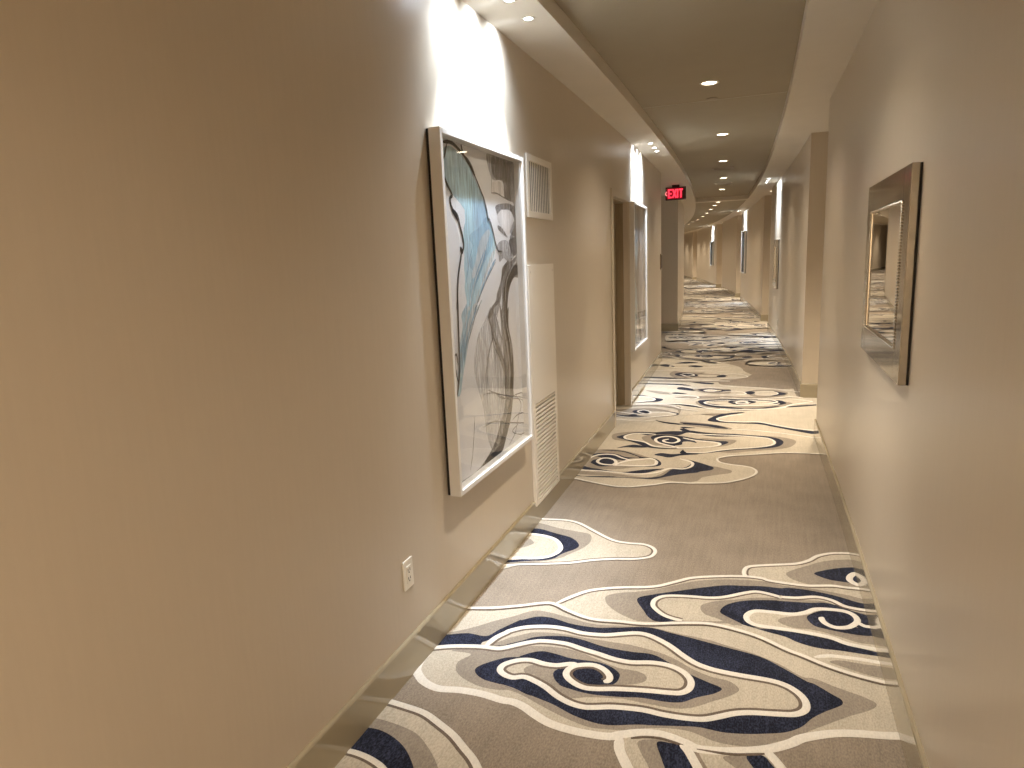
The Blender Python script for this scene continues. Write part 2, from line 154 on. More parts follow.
('S','W',0.016,0,[-369,6866,-122,6880,147,6956,261,7079,378,7205,549,7217]),
('F','N',0,0,[247,7035,373,7131,547,7198,544,7168,369,7071]),
('F','N',0,0,[-360,6627,-218,6728,-133,6741,-264,6632,-358,6562]),
('S','W',0.016,0,[-407,8092,-189,8036,92,7990,320,7904,421,7807]),
('S','W',0.018,0,[-425,8839,-236,8902,-111,8799,-112,8679,-266,8602,-420,8588]),
('F','N',0,0,[-424,8791,-361,8815,-359,8684,-422,8679]),
('F','M',0,0,[-1386,8378,-985,8390,-673,8403,-300,8483,-298,8353,-667,8298,-1131,8269]),
('F','M',0,0,[-1220,7721,-1020,7668,-877,7537,-1051,7552]),
('F','M',0,0,[-389,7493,-121,7493,142,7494,349,7521,139,7427,-187,7410]),
('F','M',0,0,[-861,7361,-674,7456,-285,7506,-284,7438,-557,7347]),
('S','W',0.02,0,[-1337,6958,-1118,6958,-884,7037,-642,6996,-453,6842,-271,6799]),
('S','W',0.02,0,[-1369,8028,-1106,8040,-860,8018,-703,7899,-501,7946,-293,7946]),
('S','W',0.02,0,[-936,7552,-759,7480,-616,7428,-663,7305,-856,7307]),
('S','W',0.02,0,[-1376,8425,-1117,8431,-831,8432,-596,8410,-299,8396]),
('S','W',0.02,0,[-387,7410,-121,7378,140,7453,351,7548,449,7501]),
('S','W',0.018,0,[-1478,9796,-1102,9743,-895,9922,-566,9841,-309,9796]),
('F','N',0,0,[-1066,9757,-892,9874,-743,9809,-919,9729]),
('F','N',0,0,[-901,12901,-809,12977,-713,12811,-803,12698]),
('S','W',0.02,0,[-835,11029,-718,11150,-476,11091,-308,11004]),
('F','N',0,0,[-810,10911,-716,11089,-634,11031,-709,10884]),
('F','N',0,0,[-1405,11465,-1345,11530,-1271,11399,-1330,11335]),
('F','N',0,0,[-140,10326,-47,10432,5,10331,-69,10253]),
('S','W',0.02,0,[-458,10887,-341,11062,-67,11094,181,11037,271,10953]),
('F','N',0,0,[-459,10959,-341,11033,-67,11094,182,11066,475,11184,469,11097,177,10952,-167,10919]),
('F','M',0,0,[-700,7861,-559,7932,-384,7890,-292,7885,-288,7677,-405,7633,-545,7645,-633,7708]),
('F','N',0,0,[-640,7829,-528,7904,-369,7845,-291,7832,-290,7787,-407,7706,-548,7711,-607,7756]),
('F','L',0,0,[-581,7797,-497,7853,-382,7806,-437,7747,-535,7742]),
('S','W',0.02,0,[-581,7790,-511,7836,-439,7807,-465,7744,-535,7742,-565,7769]),
('F','M',0,0,[-1010,9061,-904,8997,-638,8988,-636,8948,-840,8567,-969,8574,-1058,8835]),
('F','N',0,0,[-992,8840,-918,8956,-765,8898,-692,8768,-783,8665,-932,8709]),
('S','W',0.02,0,[-922,8787,-863,8881,-779,8858,-741,8764,-817,8691,-894,8741]),
('F','M',0,0,[-50,7860,184,7888,312,7758,236,7560,51,7509,-80,7568]),
('F','L',0,0,[-23,7789,155,7833,217,7711,133,7595,-13,7597]),
('F','N',0,0,[168,7834,296,7706,211,7598,124,7546,209,7695]),
('F','N',0,0,[-126,7740,-71,7806,-24,7716,-80,7617]),
('F','M',0,0,[-1343,6829,-1051,6968,-793,6924,-743,6797,-747,6565,-793,6790,-1028,6889]),
('S','W',0.018,0,[-1352,6879,-1122,6989,-875,6949,-730,6799,-573,6735])]
ART=[
('F','blue',[(-0.366,0.684),(-0.299,0.708),(-0.199,0.69),(-0.121,0.656),(-0.069,0.611),(-0.015,0.564),(0.041,0.522),(0.082,0.465),(0.093,0.424),(0.105,0.417),(0.129,0.381),(0.164,0.32),(0.139,0.257),(0.046,0.185),(-0.028,0.109),(-0.082,0.052),(-0.117,0.014),(-0.035,0.054),(-0.136,-0.016),(-0.207,-0.109),(-0.263,-0.207),(-0.299,-0.271),(-0.329,-0.336),(-0.359,-0.33),(-0.334,-0.207),(-0.306,-0.114),(-0.269,-0.044),(-0.276,0.006),(-0.223,0.044),(-0.213,0.061),(-0.227,0.119),(-0.218,0.153),(-0.22,0.221),(-0.202,0.272),(-0.207,0.322),(-0.207,0.372),(-0.181,0.412),(-0.182,0.457),(-0.176,0.452),(-0.226,0.482),(-0.3,0.515),(-0.345,0.559),(-0.376,0.597)]),
('F','blue',[(-0.184,0.594),(-0.057,0.589),(0.025,0.521),(0.08,0.453),(0.063,0.445),(-0.022,0.395),(-0.147,0.346),(-0.202,0.277),(-0.217,0.221),(-0.205,0.317),(-0.182,0.401),(-0.182,0.457),(-0.14,0.51)]),
('F','blue2',[(-0.147,0.346),(-0.023,0.389),(0.045,0.433),(0.093,0.422),(0.134,0.35),(0.111,0.301),(0.019,0.228),(-0.086,0.136),(-0.14,0.068),(-0.161,0.018),(-0.149,0.003),(-0.22,-0.096),(-0.283,-0.198),(-0.32,-0.244),(-0.303,-0.143),(-0.228,-0.048),(-0.186,0.053),(-0.177,0.117),(-0.125,0.184),(-0.164,0.22),(-0.111,0.289)]),
('F','pale',[(-0.031,0.324),(0.071,0.379),(0.093,0.356),(0.027,0.288),(-0.061,0.212),(-0.113,0.16),(-0.141,0.173),(-0.088,0.242)]),
('F','blue3',[(0.027,0.288),(0.041,0.27),(-0.042,0.182),(-0.102,0.131),(-0.126,0.12),(-0.097,0.172),(-0.017,0.253)]),
('F','pale',[(0.107,0.27),(0.14,0.264),(0.028,0.167),(-0.062,0.087),(-0.132,0.015),(-0.125,0.013),(-0.201,-0.063),(-0.251,-0.121),(-0.212,-0.038),(-0.144,0.038),(-0.066,0.056),(-0.025,0.133)]),
('F','blue3',[(0.153,0.232),(0.024,0.137),(-0.082,0.052),(-0.11,0.013),(-0.078,0.021),(-0.187,-0.07),(-0.25,-0.162),(-0.277,-0.205),(-0.262,-0.149),(-0.184,-0.047),(-0.116,0.024),(-0.115,0.031),(-0.009,0.132),(0.118,0.226)]),
('S','ink2',[(0.152,0.226),(0.042,0.154),(-0.046,0.086),(-0.099,0.041),(-0.132,0.015)],0.006),
('S','ink2',[(-0.043,0.055),(-0.12,-0.006),(-0.172,-0.066),(-0.224,-0.125)],0.006),
('F','haze',[(0.003,-0.029),(0.074,0.009),(0.18,-0.124),(0.225,-0.284),(0.22,-0.48),(0.144,-0.561),(0.028,-0.695),(-0.055,-0.607),(-0.089,-0.45),(-0.169,-0.27),(-0.119,-0.12)]),
('F','smoke',[(0.183,0.743),(0.323,0.742),(0.577,0.739),(0.542,0.441),(0.509,0.164),(0.403,0.14),(0.338,0.096),(0.302,0.038),(0.286,-0.02),(0.306,-0.01),(0.295,-0.103),(0.339,-0.225),(0.343,-0.358),(0.321,-0.453),(0.325,-0.502),(0.328,-0.448),(0.298,-0.512),(0.243,-0.608),(0.17,-0.682),(0.102,-0.731),(-0.127,-0.75),(-0.374,-0.752),(-0.371,-0.727),(-0.194,-0.729),(-0.048,-0.695),(0.054,-0.643),(0.121,-0.578),(0.191,-0.512),(0.212,-0.425),(0.201,-0.476),(0.209,-0.335),(0.205,-0.213),(0.189,-0.125),(0.183,-0.026),(0.182,0.039),(0.203,-0.013),(0.221,0.063),(0.224,0.16),(0.257,0.205),(0.415,0.241),(0.486,0.288),(0.367,0.335),(0.391,0.368),(0.434,0.402),(0.441,0.455),(0.366,0.485),(0.366,0.479),(0.449,0.523),(0.317,0.54),(0.298,0.615),(0.202,0.624),(0.156,0.662)]),
('F','ink',[(0.517,0.233),(0.431,0.207),(0.329,0.176),(0.265,0.12),(0.239,0.055),(0.239,-0.016),(0.246,-0.032),(0.253,-0.132),(0.288,-0.239),(0.294,-0.35),(0.273,-0.443),(0.267,-0.49),(0.283,-0.455),(0.229,-0.543),(0.156,-0.625),(0.067,-0.691),(-0.067,-0.704),(-0.125,-0.737),(0.024,-0.731),(0.123,-0.73),(0.192,-0.672),(0.267,-0.59),(0.312,-0.491),(0.325,-0.418),(0.338,-0.315),(0.319,-0.222),(0.293,-0.117),(0.291,-0.009),(0.286,-0.02),(0.293,0.039),(0.329,0.097),(0.404,0.147),(0.509,0.164)]),
('F','smoke2',[(0.099,0.727),(0.252,0.739),(0.576,0.733),(0.565,0.638),(0.383,0.622),(0.273,0.625),(0.151,0.62)]),
('F','smoke',[(0.186,0.495),(0.295,0.513),(0.408,0.514),(0.505,0.486),(0.521,0.441),(0.535,0.384),(0.429,0.355),(0.354,0.387),(0.399,0.434),(0.328,0.476),(0.215,0.446),(0.192,0.469)]),
('F','smoke2',[(0.299,0.621),(0.382,0.609),(0.411,0.533),(0.526,0.487),(0.559,0.583),(0.577,0.739),(0.435,0.73),(0.319,0.704)]),
('F','white',[(0.157,0.602),(0.236,0.615),(0.288,0.607),(0.285,0.551),(0.193,0.547),(0.134,0.552)]),
('F','white',[(0.291,0.482),(0.366,0.485),(0.413,0.468),(0.439,0.438),(0.438,0.435),(0.395,0.401),(0.351,0.361),(0.296,0.372),(0.228,0.409),(0.197,0.445),(0.255,0.479)]),
('S','ink2',[(0.134,0.552),(0.211,0.555),(0.299,0.542),(0.373,0.538)],0.006),
('S','ink2',[(0.201,0.745),(0.176,0.682),(0.151,0.62),(0.142,0.553)],0.005),
('F','smoke',[(0.201,0.402),(0.244,0.397),(0.296,0.372),(0.331,0.347),(0.276,0.359),(0.207,0.383)]),
('F','smoke2',[(0.183,0.307),(0.245,0.33),(0.328,0.328),(0.352,0.288),(0.417,0.255),(0.334,0.223),(0.262,0.243),(0.205,0.225),(0.193,0.269)]),
('F','ink2',[(0.347,0.328),(0.428,0.349),(0.491,0.37),(0.515,0.302),(0.437,0.255),(0.379,0.268)]),
('F','smoke',[(0.335,0.229),(0.257,0.205),(0.224,0.16),(0.201,0.122),(0.151,0.074),(0.129,0.037),(0.056,-0.0),(0.018,-0.037),(0.069,-0.029),(0.107,0.006),(0.162,0.021),(0.182,0.039),(0.18,0.02),(0.213,0.07),(0.23,0.134)]),
('F','smoke2',[(0.074,0.015),(0.164,0.04),(0.177,0.0),(0.109,-0.052),(0.11,-0.11),(0.147,-0.172),(0.217,-0.269),(0.217,-0.343),(0.161,-0.274),(0.087,-0.158),(0.046,-0.077),(0.019,-0.03)]),
('S','ink2',[(0.042,-0.045),(0.073,-0.131),(0.135,-0.197),(0.199,-0.266),(0.222,-0.31)],0.008),
('S','ink2',[(0.064,-0.136),(0.015,-0.193),(-0.017,-0.246),(-0.031,-0.294),(-0.046,-0.348)],0.006),
('S','ink2',[(0.121,-0.021),(0.139,-0.087),(0.12,-0.169),(0.094,-0.243),(0.075,-0.325)],0.005),
('S','ink2',[(0.177,-0.143),(0.181,-0.184),(0.134,-0.204)],0.005),
('S','smoke',[(-0.025,-0.378),(0.072,-0.413),(0.177,-0.445),(0.328,-0.483),(0.493,-0.524)],0.006),
('S','smoke',[(-0.081,-0.389),(0.064,-0.411),(0.196,-0.467),(0.389,-0.508),(0.527,-0.553)],0.006),
('S','smoke',[(-0.101,-0.545),(0.027,-0.548),(0.181,-0.589),(0.419,-0.651),(0.514,-0.67)],0.006),
('S','ink2',[(0.347,-0.475),(0.431,-0.548),(0.376,-0.616),(0.322,-0.683),(0.229,-0.721)],0.005),
('S','smoke',[(-0.194,-0.467),(-0.212,-0.544),(-0.241,-0.639),(-0.274,-0.704)],0.005),
('S','pale',[(0.046,0.313),(-0.011,0.241),(-0.098,0.16),(-0.152,0.092),(-0.19,0.025),(-0.203,0.031),(-0.254,-0.057)],0.01),
('S','pale',[(0.107,0.27),(0.031,0.191),(-0.042,0.122),(-0.112,0.054),(-0.101,0.023),(-0.203,-0.08),(-0.258,-0.173)],0.008),
('S','blue3',[(-0.108,0.312),(-0.161,0.243),(-0.19,0.186),(-0.21,0.141)],0.007),
('S','pale',[(0.523,0.288),(0.455,0.234),(0.348,0.176),(0.284,0.119),(0.265,0.041),(0.251,0.008),(0.258,-0.086),(0.303,-0.193),(0.31,-0.297)],0.007),
('S','pale',[(0.206,0.011),(0.22,-0.095),(0.261,-0.221),(0.278,-0.319),(0.265,-0.428)],0.006),
('S','ink2',[(0.086,-0.03),(0.058,-0.116),(0.084,-0.184),(0.147,-0.245),(0.192,-0.319),(0.223,-0.379)],0.005),
('S','ink2',[(0.158,-0.011),(0.115,-0.071),(0.072,-0.137),(0.024,-0.188),(-0.01,-0.259),(-0.021,-0.347)],0.005),
('S','ink2',[(0.143,-0.055),(0.161,-0.128),(0.203,-0.16)],0.005),
('S','pale',[(0.346,0.315),(0.302,0.269),(0.356,0.242),(0.399,0.275),(0.384,0.308)],0.006),
('S','ink2',[(0.064,-0.411),(0.156,-0.459),(0.259,-0.473),(0.438,-0.486),(0.531,-0.521)],0.005),
('S','smoke',[(0.372,-0.647),(0.28,-0.664),(0.411,-0.714),(0.508,-0.714)],0.006),
('S','smoke',[(0.521,-0.609),(0.379,-0.593),(0.287,-0.603)],0.006),
('S','ink',[(-0.377,0.586),(-0.346,0.548),(-0.307,0.512),(-0.328,0.497),(-0.325,0.471),(-0.298,0.441),(-0.262,0.411),(-0.316,0.45),(-0.266,0.431),(-0.246,0.388),(-0.224,0.344),(-0.216,0.305),(-0.234,0.272)],0.014),
('S','ink',[(-0.254,0.297),(-0.24,0.28),(-0.226,0.277)],0.022),
('S','ink',[(-0.243,0.275),(-0.262,0.233),(-0.288,0.178),(-0.305,0.112),(-0.316,0.031),(-0.31,0.073),(-0.313,0.017),(-0.32,-0.095),(-0.325,-0.18),(-0.339,-0.264),(-0.37,-0.342)],0.014),
('S','ink',[(-0.349,-0.285),(-0.368,-0.225),(-0.37,-0.168),(-0.352,-0.159),(-0.342,-0.206)],0.01),
('S','ink',[(-0.366,0.715),(-0.297,0.724),(-0.235,0.712),(-0.159,0.684)],0.016),
('S','ink',[(-0.165,0.686),(-0.106,0.657),(-0.054,0.612)],0.022),
('S','ink',[(-0.054,0.612),(-0.008,0.565),(0.04,0.516),(0.066,0.464),(0.077,0.424),(0.094,0.428),(0.129,0.381),(0.156,0.326),(0.186,0.282),(0.238,0.277)],0.009),
('S','ink',[(-0.192,0.736),(-0.177,0.698),(-0.152,0.679)],0.014),
('S','ink',[(-0.33,0.715),(-0.351,0.676),(-0.371,0.648)],0.01)]

# ------------------------------------------------------------------ layout: a corridor that bends along a large circle
K = 0.00639404; R = 1.0/K              # curvature to the left
H = 1.57                               # eye height
DL, DR = -1.2803, 0.4325               # wall faces, measured sideways from the camera's own arc
DSL, DSR = -0.9884, 0.129              # edges of the raised centre ceiling
ZB, ZS, ZC = 0.1535, 2.6755, 2.757     # baseboard top, soffit, raised centre ceiling
S0, S1 = -5.0, 50.0
ALC = [(5.96, 7.55), (13.9, 15.6), (22.0, 23.6), (28.6, 30.5), (38.0, 39.6)]   # door alcoves on the right
LOBBY = (10.0, 13.95)                  # opening on the left
DOOR = (6.05, 6.90)
def P(d, s, z=0.0):
    t = s*K
    return Vector((-R + (R+d)*math.cos(t), (R+d)*math.sin(t), z))
# ------------------------------------------------------------------ materials
def mat(name, col, rough=.6, metal=0., spec=.5, coat=0., noise=None, bump=None, emit=None, stretch=None, ior=None):
    m = bpy.data.materials.new(name); m.use_nodes = True
    n = m.node_tree.nodes; l = m.node_tree.links; b = n['Principled BSDF']
    b.inputs['Base Color'].default_value = (*col, 1); b.inputs['Roughness'].default_value = rough
    b.inputs['Metallic'].default_value = metal; b.inputs['Specular IOR Level'].default_value = spec
    b.inputs['Coat Weight'].default_value = coat; b.inputs['Coat Roughness'].default_value = .05
    if emit: b.inputs['Emission Color'].default_value = (*emit[0], 1); b.inputs['Emission Strength'].default_value = emit[1]
    if noise or bump:
        tc = n.new('ShaderNodeTexCoord'); mp = n.new('ShaderNodeMapping'); l.new(tc.outputs['Object'], mp.inputs[0])
        if stretch: mp.inputs['Scale'].default_value = stretch
    if noise:
        sc, amt = noise
        t = n.new('ShaderNodeTexNoise'); t.inputs['Scale'].default_value = sc; t.inputs['Detail'].default_value = 3
        l.new(mp.outputs[0], t.inputs['Vector'])
        r = n.new('ShaderNodeValToRGB')
        r.color_ramp.elements[0].position = .3; r.color_ramp.elements[1].position = .7
        r.color_ramp.elements[0].color = (*[c*(1-amt) for c in col], 1); r.color_ramp.elements[1].color = (*[min(1, c*(1+amt)) for c in col], 1)
        l.new(t.outputs['Fac'], r.inputs[0]); l.new(r.outputs[0], b.inputs['Base Color'])
    if bump:
        sc, st, dist = bump
        t2 = n.new('ShaderNodeTexNoise'); t2.inputs['Scale'].default_value = sc; t2.inputs['Detail'].default_value = 2
        l.new(mp.outputs[0], t2.inputs['Vector'])
        bp = n.new('ShaderNodeBump'); bp.inputs['Strength'].default_value = st; bp.inputs['Distance'].default_value = dist
        l.new(t2.outputs['Fac'], bp.inputs['Height']); l.new(bp.outputs[0], b.inputs['Normal'])
    return m
WALLC = (.588, .514, .418)
M = {}
M['wall'] = mat('wall_covering', WALLC, 0.31, spec=.5, noise=(70, .012), bump=(300, .05, .001), stretch=(1, 1, .08))
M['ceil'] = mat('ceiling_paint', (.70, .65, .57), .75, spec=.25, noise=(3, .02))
M['tray'] = mat('centre_ceiling_tone', (.37, .325, .245), .75, spec=.25, noise=(3, .02))  # centre strip and low far ceiling, coloured darker than the soffits
M['base'] = mat('baseboard_paint', (.36, .31, .215), .13, spec=.6, coat=.35)
M['door'] = mat('door_paint', (.33, .26, .17), .35, noise=(12, .08), stretch=(6, 6, .6))
M['trimp'] = mat('door_trim_paint', (.62, .55, .45), .35)
M['metal'] = mat('brushed_metal', (.62, .58, .52), .3, metal=1)
M['white'] = mat('white_lacquer', (.74, .715, .68), .35)
M['grille'] = mat('grille_paint', (.84, .80, .73), .4)
M['panel'] = mat('panel_paint', (.80, .74, .65), .4)
M['gback'] = mat('grille_backing', (.24, .22, .195), .7)
M['slot'] = mat('dark_slot', (.05, .04, .035), .8)
M['plate'] = mat('outlet_plastic', (.86, .82, .74), .3)
M['black'] = mat('black_board', (.012, .011, .011), .7)
M['mirror'] = mat('mirror_silver', (.88, .86, .82), .015, metal=1)
M['mframe'] = mat('antiqued_mirror_strip', (.42, .39, .345), .09, metal=1, noise=(25, .05))
M['bead'] = mat('silver_bead', (.75, .71, .64), .18, metal=1)
M['trimw'] = mat('downlight_trim', (.78, .74, .66), .45)
M['lens'] = mat('warm_lamp_lens', (1, .95, .85), .5, emit=((1, .86, .64), 9))
M['lensc'] = mat('cool_lamp_lens', (1, 1, 1), .5, emit=((.92, .96, 1), 30))
M['signbox'] = mat('sign_housing', (.05, .018, .016), .35)
M['signface'] = mat('sign_face', (.22, .01, .015), .3, emit=((.75, .01, .04), .2))
M['signred'] = mat('sign_letter_glow', (.9, .05, .08), .4, emit=((1, .035, .07), 1.7))
M['signarrow'] = mat('sign_arrow_glow', (.9, .1, .12), .4, emit=((1, .25, .25), 1.2))
M['vent'] = mat('ceiling_vent_paint', (.36, .30, .23), .6)
def carpet_mat(name, col, amt, speck=None):
    m = mat(name, col, 1.0, spec=.08)
    n = m.node_tree.nodes; l = m.node_tree.links; b = n['Principled BSDF']
    b.inputs['Sheen Weight'].default_value = .12; b.inputs['Sheen Roughness'].default_value = .5
    tc = n.new('ShaderNodeTexCoord')
    t1 = n.new('ShaderNodeTexNoise'); t1.inputs['Scale'].default_value = 200; t1.inputs['Detail'].default_value = 1
    mp = n.new('ShaderNodeMapping'); mp.inputs['Scale'].default_value = (1, .45, 1)
    l.new(tc.outputs['Object'], mp.inputs[0]); l.new(mp.outputs[0], t1.inputs['Vector'])
    t2 = n.new('ShaderNodeTexNoise'); t2.inputs['Scale'].default_value = 5.5; t2.inputs['Detail'].default_value = 5
    l.new(tc.outputs['Object'], t2.inputs['Vector'])
    t3 = n.new('ShaderNodeTexNoise'); t3.inputs['Scale'].default_value = 60; t3.inputs['Detail'].default_value = 2
    mp3 = n.new('ShaderNodeMapping'); mp3.inputs['Scale'].default_value = (1, .06, 1)
    l.new(tc.outputs['Object'], mp3.inputs[0]); l.new(mp3.outputs[0], t3.inputs['Vector'])
    a = n.new('ShaderNodeMath'); a.operation = 'MULTIPLY_ADD'; a.inputs[1].default_value = .55
    l.new(t1.outputs['Fac'], a.inputs[0])
    a2 = n.new('ShaderNodeMath'); a2.operation = 'MULTIPLY'; a2.inputs[1].default_value = .25; l.new(t2.outputs['Fac'], a2.inputs[0])
    a3 = n.new('ShaderNodeMath'); a3.operation = 'MULTIPLY_ADD'; a3.inputs[1].default_value = .20; l.new(t3.outputs['Fac'], a3.inputs[0]); l.new(a2.outputs[0], a3.inputs[2])
    l.new(a3.outputs[0], a.inputs[2])
    r = n.new('ShaderNodeValToRGB'); e = r.color_ramp.elements
    e[0].position = .36; e[1].position = .64
    hi = speck or tuple(min(1, c*(1+amt)) for c in col)
    e[0].color = (*[c*(1-amt) for c in col], 1); e[1].color = (*hi, 1)
    if speck:
        e[0].position = .44; e[1].position = .66
    l.new(a.outputs[0], r.inputs[0]); l.new(r.outputs[0], b.inputs['Base Color'])
    bp = n.new('ShaderNodeBump'); bp.inputs['Strength'].default_value = .5; bp.inputs['Distance'].default_value = .003
    l.new(t1.outputs['Fac'], bp.inputs['Height']); l.new(bp.outputs[0], b.inputs['Normal'])
    return m
CM = {'T': carpet_mat('carpet_taupe', (.255, .21, .165), .24), 'L': carpet_mat('carpet_oatmeal', (.47, .418, .34), .17),
      'M': carpet_mat('carpet_grey', (.27, .232, .19), .18), 'N': carpet_mat('carpet_navy', (.009, .011, .027), .4, speck=(.038, .047, .088)),
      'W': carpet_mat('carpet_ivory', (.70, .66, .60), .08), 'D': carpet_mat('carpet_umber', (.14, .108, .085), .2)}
CI = {k: i for i, k in enumerate('TLMNWD')}
# ------------------------------------------------------------------ mesh helpers
def link(name, bm, mats, parent=None, smooth=False, recalc=True):
    if recalc: bmesh.ops.recalc_face_normals(bm, faces=bm.faces)
    me = bpy.data.meshes.new(name); bm.to_mesh(me); bm.free()
    for m in (mats if isinstance(mats, (list, tuple)) else [mats]): me.materials.append(m)
    if smooth:
        for p in me.polygons: p.use_smooth = True
    o = bpy.data.objects.new(name, me); C.objects.link(o)
    if parent: o.parent = parent
    return o
def box(bm, x0, x1, y0, y1, z0, z1, bev=0., mi=0):
    r = bmesh.ops.create_cube(bm, size=1.0)
    vs = r['verts']
    for v in vs: v.co = Vector(((x0+x1)/2+v.co.x*(x1-x0), (y0+y1)/2+v.co.y*(y1-y0), (z0+z1)/2+v.co.z*(z1-z0)))
    fs = set(f for v in vs for f in v.link_faces)
    for f in fs: f.material_index = mi
    if bev:
        es = list(set(e for v in vs for e in v.link_edges))
        bmesh.ops.bevel(bm, geom=es, offset=bev, segments=2, affect='EDGES', profile=.5)
def disc(bm, r, z, n=32, cx=0, cy=0):
    return bm.faces.new([bm.verts.new((cx+r*math.cos(2*math.pi*i/n), cy+r*math.sin(2*math.pi*i/n), z)) for i in range(n)])
def lathe(bm, prof, n=32, closed=False):
    rings = [[bm.verts.new((r*math.cos(2*math.pi*i/n), r*math.sin(2*math.pi*i/n), z)) for i in range(n)] for r, z in prof]
    for a in range(len(rings)-1+(1 if closed else 0)):
        A, B = rings[a], rings[(a+1) % len(rings)]
        for i in range(n): bm.faces.new((A[i], A[(i+1) % n], B[(i+1) % n], B[i]))
def thing(name, label, cat, loc, rz=0., group=None):
    o = bpy.data.objects.new(name, None); o.empty_display_size = .1; C.objects.link(o)
    o.location = loc; o.rotation_euler = (0, 0, rz); o['label'] = label; o['category'] = cat
    if group: o['group'] = group
    return o
def structure(o, label=None):
    o['kind'] = 'structure'
    if label: o['label'] = label
    return o
def smooth(pts, closed, n):
    N = len(pts); out = []
    for i in range(N if closed else N-1):
        g = (lambda j: pts[j % N]) if closed else (lambda j: pts[min(max(j, 0), N-1)])
        a, b, c, d = g(i-1), g(i), g(i+1), g(i+2)
        for q in range(n):
            u = q/n
            out.append(tuple(.5*(2*b[k]+(c[k]-a[k])*u+(2*a[k]-5*b[k]+4*c[k]-d[k])*u*u+(3*b[k]-a[k]-3*c[k]+d[k])*u**3) for k in (0, 1)))
    if not closed: out.append(tuple(pts[-1]))
    return out
def fill_poly(bm, pts, to3, mi):
    cl = [pts[0]]
    for p in pts[1:]:
        if abs(p[0]-cl[-1][0])+abs(p[1]-cl[-1][1]) > 1e-5: cl.append(p)
    v3 = [Vector((p[0], p[1], 0)) for p in cl]
    vs = [bm.verts.new(to3(*p)) for p in cl]
    for t in tessellate_polygon([v3]):
        try: f = bm.faces.new([vs[i] for i in t])
        except ValueError: continue
        f.normal_update(); f.material_index = mi
def ribbon(bm, pts, w, off, to3, mi, ridge=0.):
    n = len(pts); rows = []
    for i, p in enumerate(pts):
        a = pts[max(i-1, 0)]; b = pts[min(i+1, n-1)]
        tx, ty = b[0]-a[0], b[1]-a[1]; L = math.hypot(tx, ty) or 1e-9
        nx, ny = ty/L, -tx/L
        ends = min(1., .45+.55*min(i, n-1-i)/3) if n > 6 else 1.
        prof = [(-w/2, 0), (-w/4, ridge), (w/4, ridge), (w/2, 0)] if ridge else [(-w/2, 0), (w/2, 0)]
        rows.append([bm.verts.new(to3(p[0]+nx*(off+o*ends), p[1]+ny*(off+o*ends), dz)) for o, dz in prof])
    for i in range(n-1):
        A, B = rows[i], rows[i+1]
        for j in range(len(A)-1):
            f = bm.faces.new((A[j], B[j], B[j+1], A[j+1])); f.material_index = mi
# ------------------------------------------------------------------ the setting: carpeted floor
bm = bmesh.new()
def strip(bm, d0, d1, s0, s1, z, mi=0, step=.5):
    n = max(1, int(math.ceil((s1-s0)/step)))
    prev = None
    for i in range(n+1):
        s = s0+(s1-s0)*i/n
        r = (bm.verts.new(P(d0, s, z)), bm.verts.new(P(d1, s, z)))
        if prev: f = bm.faces.new((prev[0], prev[1], r[1], r[0])); f.material_index = mi
        prev = r
strip(bm, DL-.3, DR+.95, S0-.2, S1+.2, 0)
strip(bm, -5.2, DL-.3, LOBBY[0]-.2, LOBBY[1]+.2, 0)
def lay(entries, ds=0., mirror=False, zoff=0., n=5):
    for i, (kind, col, w, side, flat) in enumerate(entries):
        pts = [(flat[j]/1000., flat[j+1]/1000.) for j in range(0, len(flat), 2)]
        if mirror: pts = [(DL+DR-a, b) for a, b in pts]; side = -side
        pts = [(a, b+ds) for a, b in pts]
        z = .0004+i*.00005+zoff
        if kind == 'F':
            fill_poly(bm, smooth(pts, True, n), lambda a, b, dz=0.: P(a, b, z+dz), CI[col])
        else:
            sm = smooth(pts, False, n)
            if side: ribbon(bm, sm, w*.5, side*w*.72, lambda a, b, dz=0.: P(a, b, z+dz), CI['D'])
            ribbon(bm, sm, w, 0., lambda a, b, dz=0.: P(a, b, z+.00003+dz), CI[col], .0025 if n > 3 else 0.)
lay(CARPET)
SHAPES = CARPET[:98]
FAR = CARPET[100:]
for k, (off, mir) in enumerate([(3.15, True), (7.2, False), (11.0, True), (15.2, False), (19.3, True), (23.5, False), (27.6, True), (31.8, False), (36., True), (40.2, False)]):
    lay([e for e in FAR if min(e[4][1::2])/1000.+off > 9.0], off, mir, .0082+.0078*((k+1) % 2), 3)
    lay([e for e in SHAPES if min(e[4][1::2])/1000.+off+2.6 > 10.4], off+2.6, not mir, .0082+.0078*(k % 2), 3)
for f in bm.faces:
    f.normal_update()
    if f.normal.z < 0: f.normal_flip()
structure(link('floor', bm, [CM[k] for k in 'TLMNWD'], recalc=False), 'patterned corridor carpet, taupe with ivory, grey and navy swirls')
